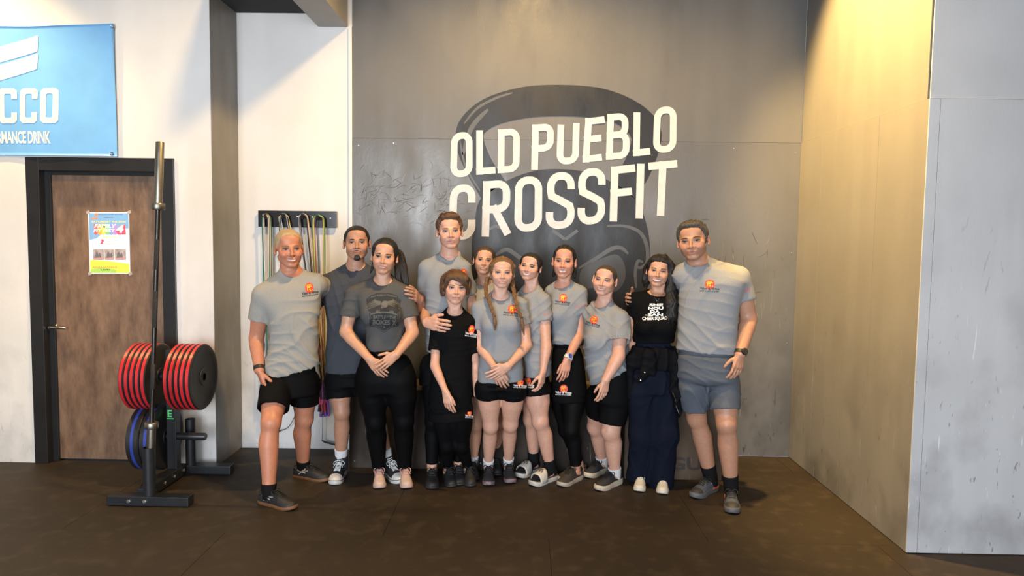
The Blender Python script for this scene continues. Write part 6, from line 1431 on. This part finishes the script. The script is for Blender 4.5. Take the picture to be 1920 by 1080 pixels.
for sg in (-1, 1): lock(R, 'ponytail', [(sg*.03, .11, -.02), (sg*.065, .09, -.07), (sg*.075, .06, -.115)], [.014, .020, .008], H_BLACK)
wristband(R, 'B', mat('white_strap', (.6, .6, .62), .5), t=.93, wdt=.026, r=.031, mface=mat('blue_watch_face', (.03, .07, .30), .2, coat=1), facedir=(.15, -1, .3), square=True)
T_PERSON.append(R)
# 10 ---- buzzcut woman
R = person(dict(label='smiling woman with buzzed dark hair in grey t-shirt and tight black knee shorts, turned sideways', Y=4.76, fem=1, skin='fair', head=(1134, 496, 553, -12, 0, 8), hdy=-.04, ho=dict(smile=.8, teeth=.7, wide=1.05, jaw=1.02, nose=1.0, full=.9, blush=.65, op=.7, open=.65), brow=(.10, .055, .035), iris=(.08, .06, .045), lips=(.50, .20, .18),
    nf=(1128, 577, 0), rc=.066, nk=1.08, shA=(1106, 590, .08), shB=(1162, 598, -.08), tyaw=-40, ar=1.16, lr=1.18, bust=[(1118, 640, -.10, .07)],
    rows=[(725, 1108, 1182, .15), (690, 1098, 1181, .152), (655, 1094, 1178, .145), (625, 1094, 1176, .145), (603, 1096, 1172, .125), (588, 1108, 1158, .09), (578, 1118, 1148, .06)],
    pel=[(752, 1112, 1182, .135), (725, 1112, 1187, .145), (700, 1112, 1186, .14), (670, 1110, 1172, .125), (655, 1108, 1170, .12)],
    armA=dict(e=(1116, 660, .12), w=(1124, 700, .12), hide=2), armB=dict(e=(1160, 668, -.17), w=(1136, 712, -.205), tip=(1127, 758, -.215), n=(-.5, .9, .0), curl=(.35, .42, .48, .52), thumb=(.8, .3, .35)),
    shirt=dict(c='heather', hem=((1104, 722), (1184, 682)), slB=.60, seed=101, fold=.010, fd=(.8, .2, 1), sr=.074),
    legA=dict(hip=(1128, 745, .10), knee=(1118, 800, .0), foot=(1139, 882, 1104, 895), len=.26), legB=dict(hip=(1154, 745, -.02), knee=(1145, 808, -.05), foot=(1164, 904, 1104, 927), len=.275),
    low=[dict(t='shorts', name='shorts', c='black_short', endA=.58, endB=.80, r=(.112, .086), k=.03, tilt=(0, 0, 0))], sock=('sock_white', .025), shoe=st_runner))
club_logo(R.sbvh, R.shirt, 1114, 600, 8, 16, .85)
project('sleeve_lettering', *text_px('ミランダ', 1152, 641, 26, -4), R.sbvh, m_lred, R.shirt)
hair(R, [('scalp', .0018, .0022)], mat('buzzed_hair', (.060, .040, .032), .85, 0, .5, 300, .3, 700), strands=0, dz=.002)
cR = R.arms['B']['w']+R.hi['B']['f']*.115+R.hi['B']['t']*-.010; MB().tube([cR+(R.hi['B']['t']*math.cos(g)+R.hi['B']['n']*math.sin(g))*.0098 for g in np.linspace(0, 2*PI, 14)[:-1]], .0018, 6, closed=True).build('ring', mat('silver', (.8, .8, .8), .2, 1), R.root, True)
T_PERSON.append(R)
# 11 ---- woman in black with long hair
R = person(dict(label='smiling woman with long black hair, black lettered t-shirt and wide navy trousers', Y=4.67, fem=1, skin='light', head=(1235, 478, 537, -2, 0, 6), hdy=-.04, ho=dict(smile=1.0, teeth=1.25, wide=1.0, jaw=.97, nose=.98, full=.5, op=.75, open=.7), brow=(.03, .017, .012), iris=(.04, .025, .016), lips=(.46, .15, .14),
    nf=(1233, 562, 0), rc=.072, shA=(1192, 564, 0), shB=(1268, 562, .02), ar=.98, lr=1.05, bust=[(1212, 612, -.095, .06), (1248, 612, -.095, .06)],
    rows=[(660, 1188, 1262, .108), (640, 1186, 1264, .108), (610, 1186, 1268, .112), (580, 1184, 1272, .112), (562, 1192, 1268, .09), (550, 1208, 1252, .06)],
    pel=[(740, 1180, 1264, .125), (710, 1180, 1266, .128), (680, 1182, 1266, .12), (650, 1186, 1262, .11), (634, 1190, 1260, .10)],
    armA=dict(e=(1184, 625, .05), w=(1190, 672, .06), tip=(1194, 700, .07), n=(.8, .3, 0), curl=(.3, .35, .4, .4)), armB=dict(e=(1322, 606, .16), w=(1385, 621, .06), tip=(1393, 617, -.06), right=False, n=(-1, -.3, 0), curl=(.55, .55, .55, .55), hide=0),
    shirt=dict(c='black', hem=((1182, 641), (1268, 641)), slA=.42, slB=.40, seed=111, fold=.004, sr=.056),
    legA=dict(hip=(1203, 735), knee=(1205, 812, -.02), foot=(1204, 902, 1198, 923), len=.25), legB=dict(hip=(1245, 735), knee=(1246, 812, -.03), foot=(1244, 906, 1240, 938), len=.25),
    low=[dict(t='wide', name='wide_trousers', c='navy', endA=(1197, 899), endB=(1239, 922), wr=.082, fold=.007, fd=(1, .6, .1), lam=.10, rows=[(735, 1182, 1262, .122), (705, 1182, 1264, .126), (670, 1185, 1263, .117), (636, 1189, 1261, .108)])], shoe=st_whiteshoe))
for s_, x0, y0, w_, b_, h_ in (('SHE', 1217.5, 574.5, 25.5, .045, 5.3), ('NOU', 1215.5, 580.6, 28, .045, 5.3), ('DA', 1219, 586.8, 18.5, .045, 5.3), ('-SAN', 1210, 593, 33, .045, 5.6)):
    V, Fc = text_px(s_, x0, y0, w_, 0, h_, b_); project('shirt_lettering', V, Fc, R.sbvh, m_lwht, R.shirt, .0022)
V, Fc = text_px('CHEER SQUAD', 1204.5, 602, 47, -1.5, 7.6, .035); project('shirt_lettering', V, Fc, R.sbvh, m_lwht, R.shirt, .0022)
hair(R, [('scalp', .012, .014, ([-.12, -.078, -.055, -.040, -.024, 0, .03, .11], [.080, .070, .052, .020, -.02, -.06, -.09, -.12])), ('limb', (-.076, .03, .02), (-.080, .045, -.09), .026, .024, .02), ('limb', (.075, .01, .05), (.082, .02, -.08), .024, .028, .02),
    ('poly', [(.03, -.03, .112), (.072, -.025, .06), (.088, -.015, -.03), (.095, -.02, -.12), (.110, -.05, -.22), (.120, -.06, -.32), (.122, -.05, -.40)], [.018, .020, .026, .032, .036, .034, .012], .02), ('poly', [(.08, .05, .0), (.10, .06, -.12), (.12, .04, -.25), (.13, .02, -.36)], [.04, .045, .045, .02], .02), ('limb', (-.07, .06, 0), (-.075, .06, -.12), .035, .022, .02)],
    H_BLACK, lo=(-.16, -.16, -.46), hi=(.20, .17, .17), h=.0048, strands=.0015)
fringe(R, 'hair_strands', [[(.03, -.03, .108), (.085, -.04, .05), (.108, -.035, -.06), (.122, -.06, -.20), (.130, -.085, -.33), (.128, -.08, -.41)], [(.03, -.03, .108), (.075, -.05, .05), (.096, -.042, -.06), (.10, -.065, -.19), (.104, -.095, -.31), (.112, -.09, -.38)], [(.03, .0, .112), (.10, .0, .04), (.125, .0, -.08), (.145, -.03, -.22), (.158, -.05, -.36)]], H_BLACK, 22, .0018, .008, 4)
m_silver = mat('silver', (.8, .8, .8), .2, 1); P = []
for px, py in ((1217, 543), (1222, 552), (1229, 560), (1232.5, 563.5), (1236, 560), (1242, 552), (1248, 543)):
    d = nrm(ray(px, py)); b = R.bvh.ray_cast(Vector(EYE), Vector(d), 9); b2 = R.sbvh.ray_cast(Vector(EYE), Vector(d), 9); t = min([q[3] for q in (b, b2) if q[0] is not None] or [4.6]); P.append(EYE+d*(t-.004))
nk_ = MB().tube(smoothloop(P, 4, False), .0013, 5).build('necklace', m_silver, R.root, True)
c = P[3]; MB().tube([c+np.array([math.cos(g)*.0055, -.003, -.006+math.sin(g)*.0055]) for g in np.linspace(0, 2*PI, 14)[:-1]], .0018, 6, closed=True).build('pendant', m_silver, nk_, True)
for k in range(3): MB().lathe([(-.003, 0), (-.002, .003), (.002, .003), (.003, 0)], R.H.w((-.083, .0-.002*k, -.035+.014*k)), (-1, -1, 0), 8).build('stud_earring', m_silver, R.root, True)
# jacket tied round her waist
W_ = R.W; jm = CL['jacket']; jb = Grid(W_((1170, 760, 0))-np.array([.1, .25, .35]), W_((1300, 640, 0))+np.array([.1, .25, .1]), .008); J = jb.arr()
jr = rows_world([(690, 1179, 1267, .137), (668, 1180, 1267, .132), (648, 1184, 1265, .122)], R.Y); jb.loft(J, jr, grow=.006)
jb.ell(J, W_((1216, 664, -.145)), (.040, .026, .034), .02)
jb.limb(J, W_((1214, 668, -.15)), W_((1207, 702, -.16)), .034, .030, .02, flat=(np.array([0, 1., 0]), .6)); jb.limb(J, W_((1207, 702, -.16)), W_((1201, 713, -.158)), .030, .022, .02, flat=(np.array([0, 1., 0]), .6))
jb.limb(J, W_((1220, 668, -.15)), W_((1224, 700, -.158)), .032, .026, .02, flat=(np.array([0, 1., 0]), .6))
jb.limb(J, W_((1182, 672, -.05)), W_((1183, 745, -.02)), .030, .034, .03); jb.limb(J, W_((1262, 672, -.07)), W_((1266, 735, -.09)), .045, .040, .03); jb.limb(J, W_((1266, 735, -.09)), W_((1274, 778, -.09)), .040, .016, .02)
jb.limb(J, W_((1200, 690, .13)), W_((1250, 745, .14)), .06, .06, .04); jb.limb(J, W_((1250, 690, .13)), W_((1200, 745, .14)), .06, .06, .04)
Pj, Qj = nets(jb, J, 2); Pj = folds(Pj, normals(Pj, Qj), .011, 77, (.6, .4, .6), .09)
jo = mesh('tied_jacket', Pj, Qj, jm, R.root)
jbv = BVHTree.FromPolygons([tuple(v) for v in Pj], [tuple(q) for q in Qj]); zp = []
for px, py in ((1252, 726), (1260, 734), (1266, 748), (1268, 762), (1273, 775)):
    d = nrm(ray(px, py)); b = jbv.ray_cast(Vector(EYE), Vector(d), 9); zp.append(np.array(b[0])-d*.002 if b[0] is not None else W_((px, py, -.13)))
MB().tube(smoothloop(zp, 4, False), .0022, 5).build('zip', mat('brass_zip', (.6, .5, .4), .35, 1), jo, True)
for px, py in ((1209, 698), (1201, 713)):
    d = nrm(ray(px, py)); b = jbv.ray_cast(Vector(EYE), Vector(d), 9)
    if b[0] is not None: MB().lathe([(0, .0035), (.002, .003), (.002, 0)], np.array(b[0])-d*.001, -d, 10).build('snap_button', mat('gold', (.8, .6, .3)), jo, True)
R11 = R; T_PERSON.append(R)
# 12 ---- man far right
R = person(dict(label='dark-haired man in grey t-shirt and blue-grey shorts, rightmost of the group', Y=4.55, skin='tan', head=(1299, 415, 487, -8, 2, -8), hdy=-.05, ho=dict(smile=.35, wide=1.06, jaw=1.0, nose=1.08, full=.1, op=.75, open=.8, stubble=((.05, .035, .028), .35)), brow=(.03, .02, .015), iris=(.09, .08, .065), lips=(.36, .15, .12),
    nf=(1307, 501, -.0), rc=.070, nk=1.1, shA=(1283, 516, .03), shB=(1384, 521, 0), tyaw=-5, ar=1.18, lr=1.10,
    rows=[(672, 1266, 1380, .13), (640, 1268, 1382, .13), (600, 1270, 1384, .128), (560, 1272, 1390, .135), (530, 1272, 1398, .130), (509, 1278, 1385, .105), (496, 1292, 1348, .07)],
    pel=[(718, 1276, 1378, .115), (708, 1268, 1385, .138), (690, 1268, 1385, .135), (662, 1270, 1378, .125), (640, 1274, 1376, .115)],
    armA=dict(e=(1252, 548, .32), w=(1187, 560, .215), tip=(1164, 560, .06), n=(.95, .5, -.1), curl=(.5, .55, .6, .65), thumb=(.6, .6, .1), hide=0), armB=dict(e=(1404, 598, .0), w=(1388, 664, -.12), tip=(1376, 724, -.17), n=(-.35, .9, .0), curl=(.35, .45, .5, .55), thumb=(.72, .6, .2)),
    shirt=dict(c='heather', hem=((1266, 655), (1380, 663)), slA=.5, slB=.55, seed=128, fold=.006, fd=(.6, .1, 1), lam=.11, sr=.066, stB=(0, 0, -.3)),
    legA=dict(hip=(1299, 720, .03), knee=(1306, 784, .0), foot=(1343, 916, 1282, 943), len=.30), legB=dict(hip=(1357, 720, -.02), knee=(1362, 795, -.06), foot=(1369, 934, 1376, 984), len=.30),
    low=[dict(t='shorts', name='shorts', c='grey_short', endA=.70, endB=.66, r=(.104, .095), k=.016, fold=.007, fd=(.5, .2, 1))], sock=('sock_black', .085), shoe=st_blue))
club_logo(R.sbvh, R.shirt, 1331, 533, 9.3, 2, 1.0)
project('sleeve_lettering', *text_px('マザ', 1396, 550.5, 13, -22), R.sbvh, m_lred, R.shirt)
hair(R, [('scalp', .008, .016), ('ell', (0, -.044, .100), (.050, .034, .015), .02)], H_GREY, strands=.0012, dz=.0, h=.004)
rgc = np.random.default_rng(12); cb_ = MB()
for _ in range(170):
    a, b = rgc.uniform(-2.4, 2.4), rgc.uniform(.05, 1.0); c = np.array([.076*math.sin(a)*math.sin(b), .012-.088*math.cos(a)*math.sin(b), .036+.082*math.cos(b)]); n_ = nrm(c-np.array([0, .012, .03])); sd = nrm(np.cross(n_, rgc.normal(0, 1, 3))); s2 = np.cross(n_, sd)
    cb_.tube([R.H.w(c+n_*(.009+.004*math.cos(g*.5))+(sd*math.cos(g)+s2*math.sin(g))*.0075) for g in np.linspace(0, 4.4, 7)], [.0022]*6+[.0008], 4)
o_ = cb_.build('curls', H_GREY, R.root, True); o_['kind'] = 'stuff'
wristband(R, 'B', mat('black_strap', (.012, .012, .014), .5), t=.96, wdt=.024, r=.038, mface=mat('dark_watch_face', (.01, .01, .012), .15, coat=1), facedir=(.4, -1, .3), fr=.022)
T_PERSON.append(R)
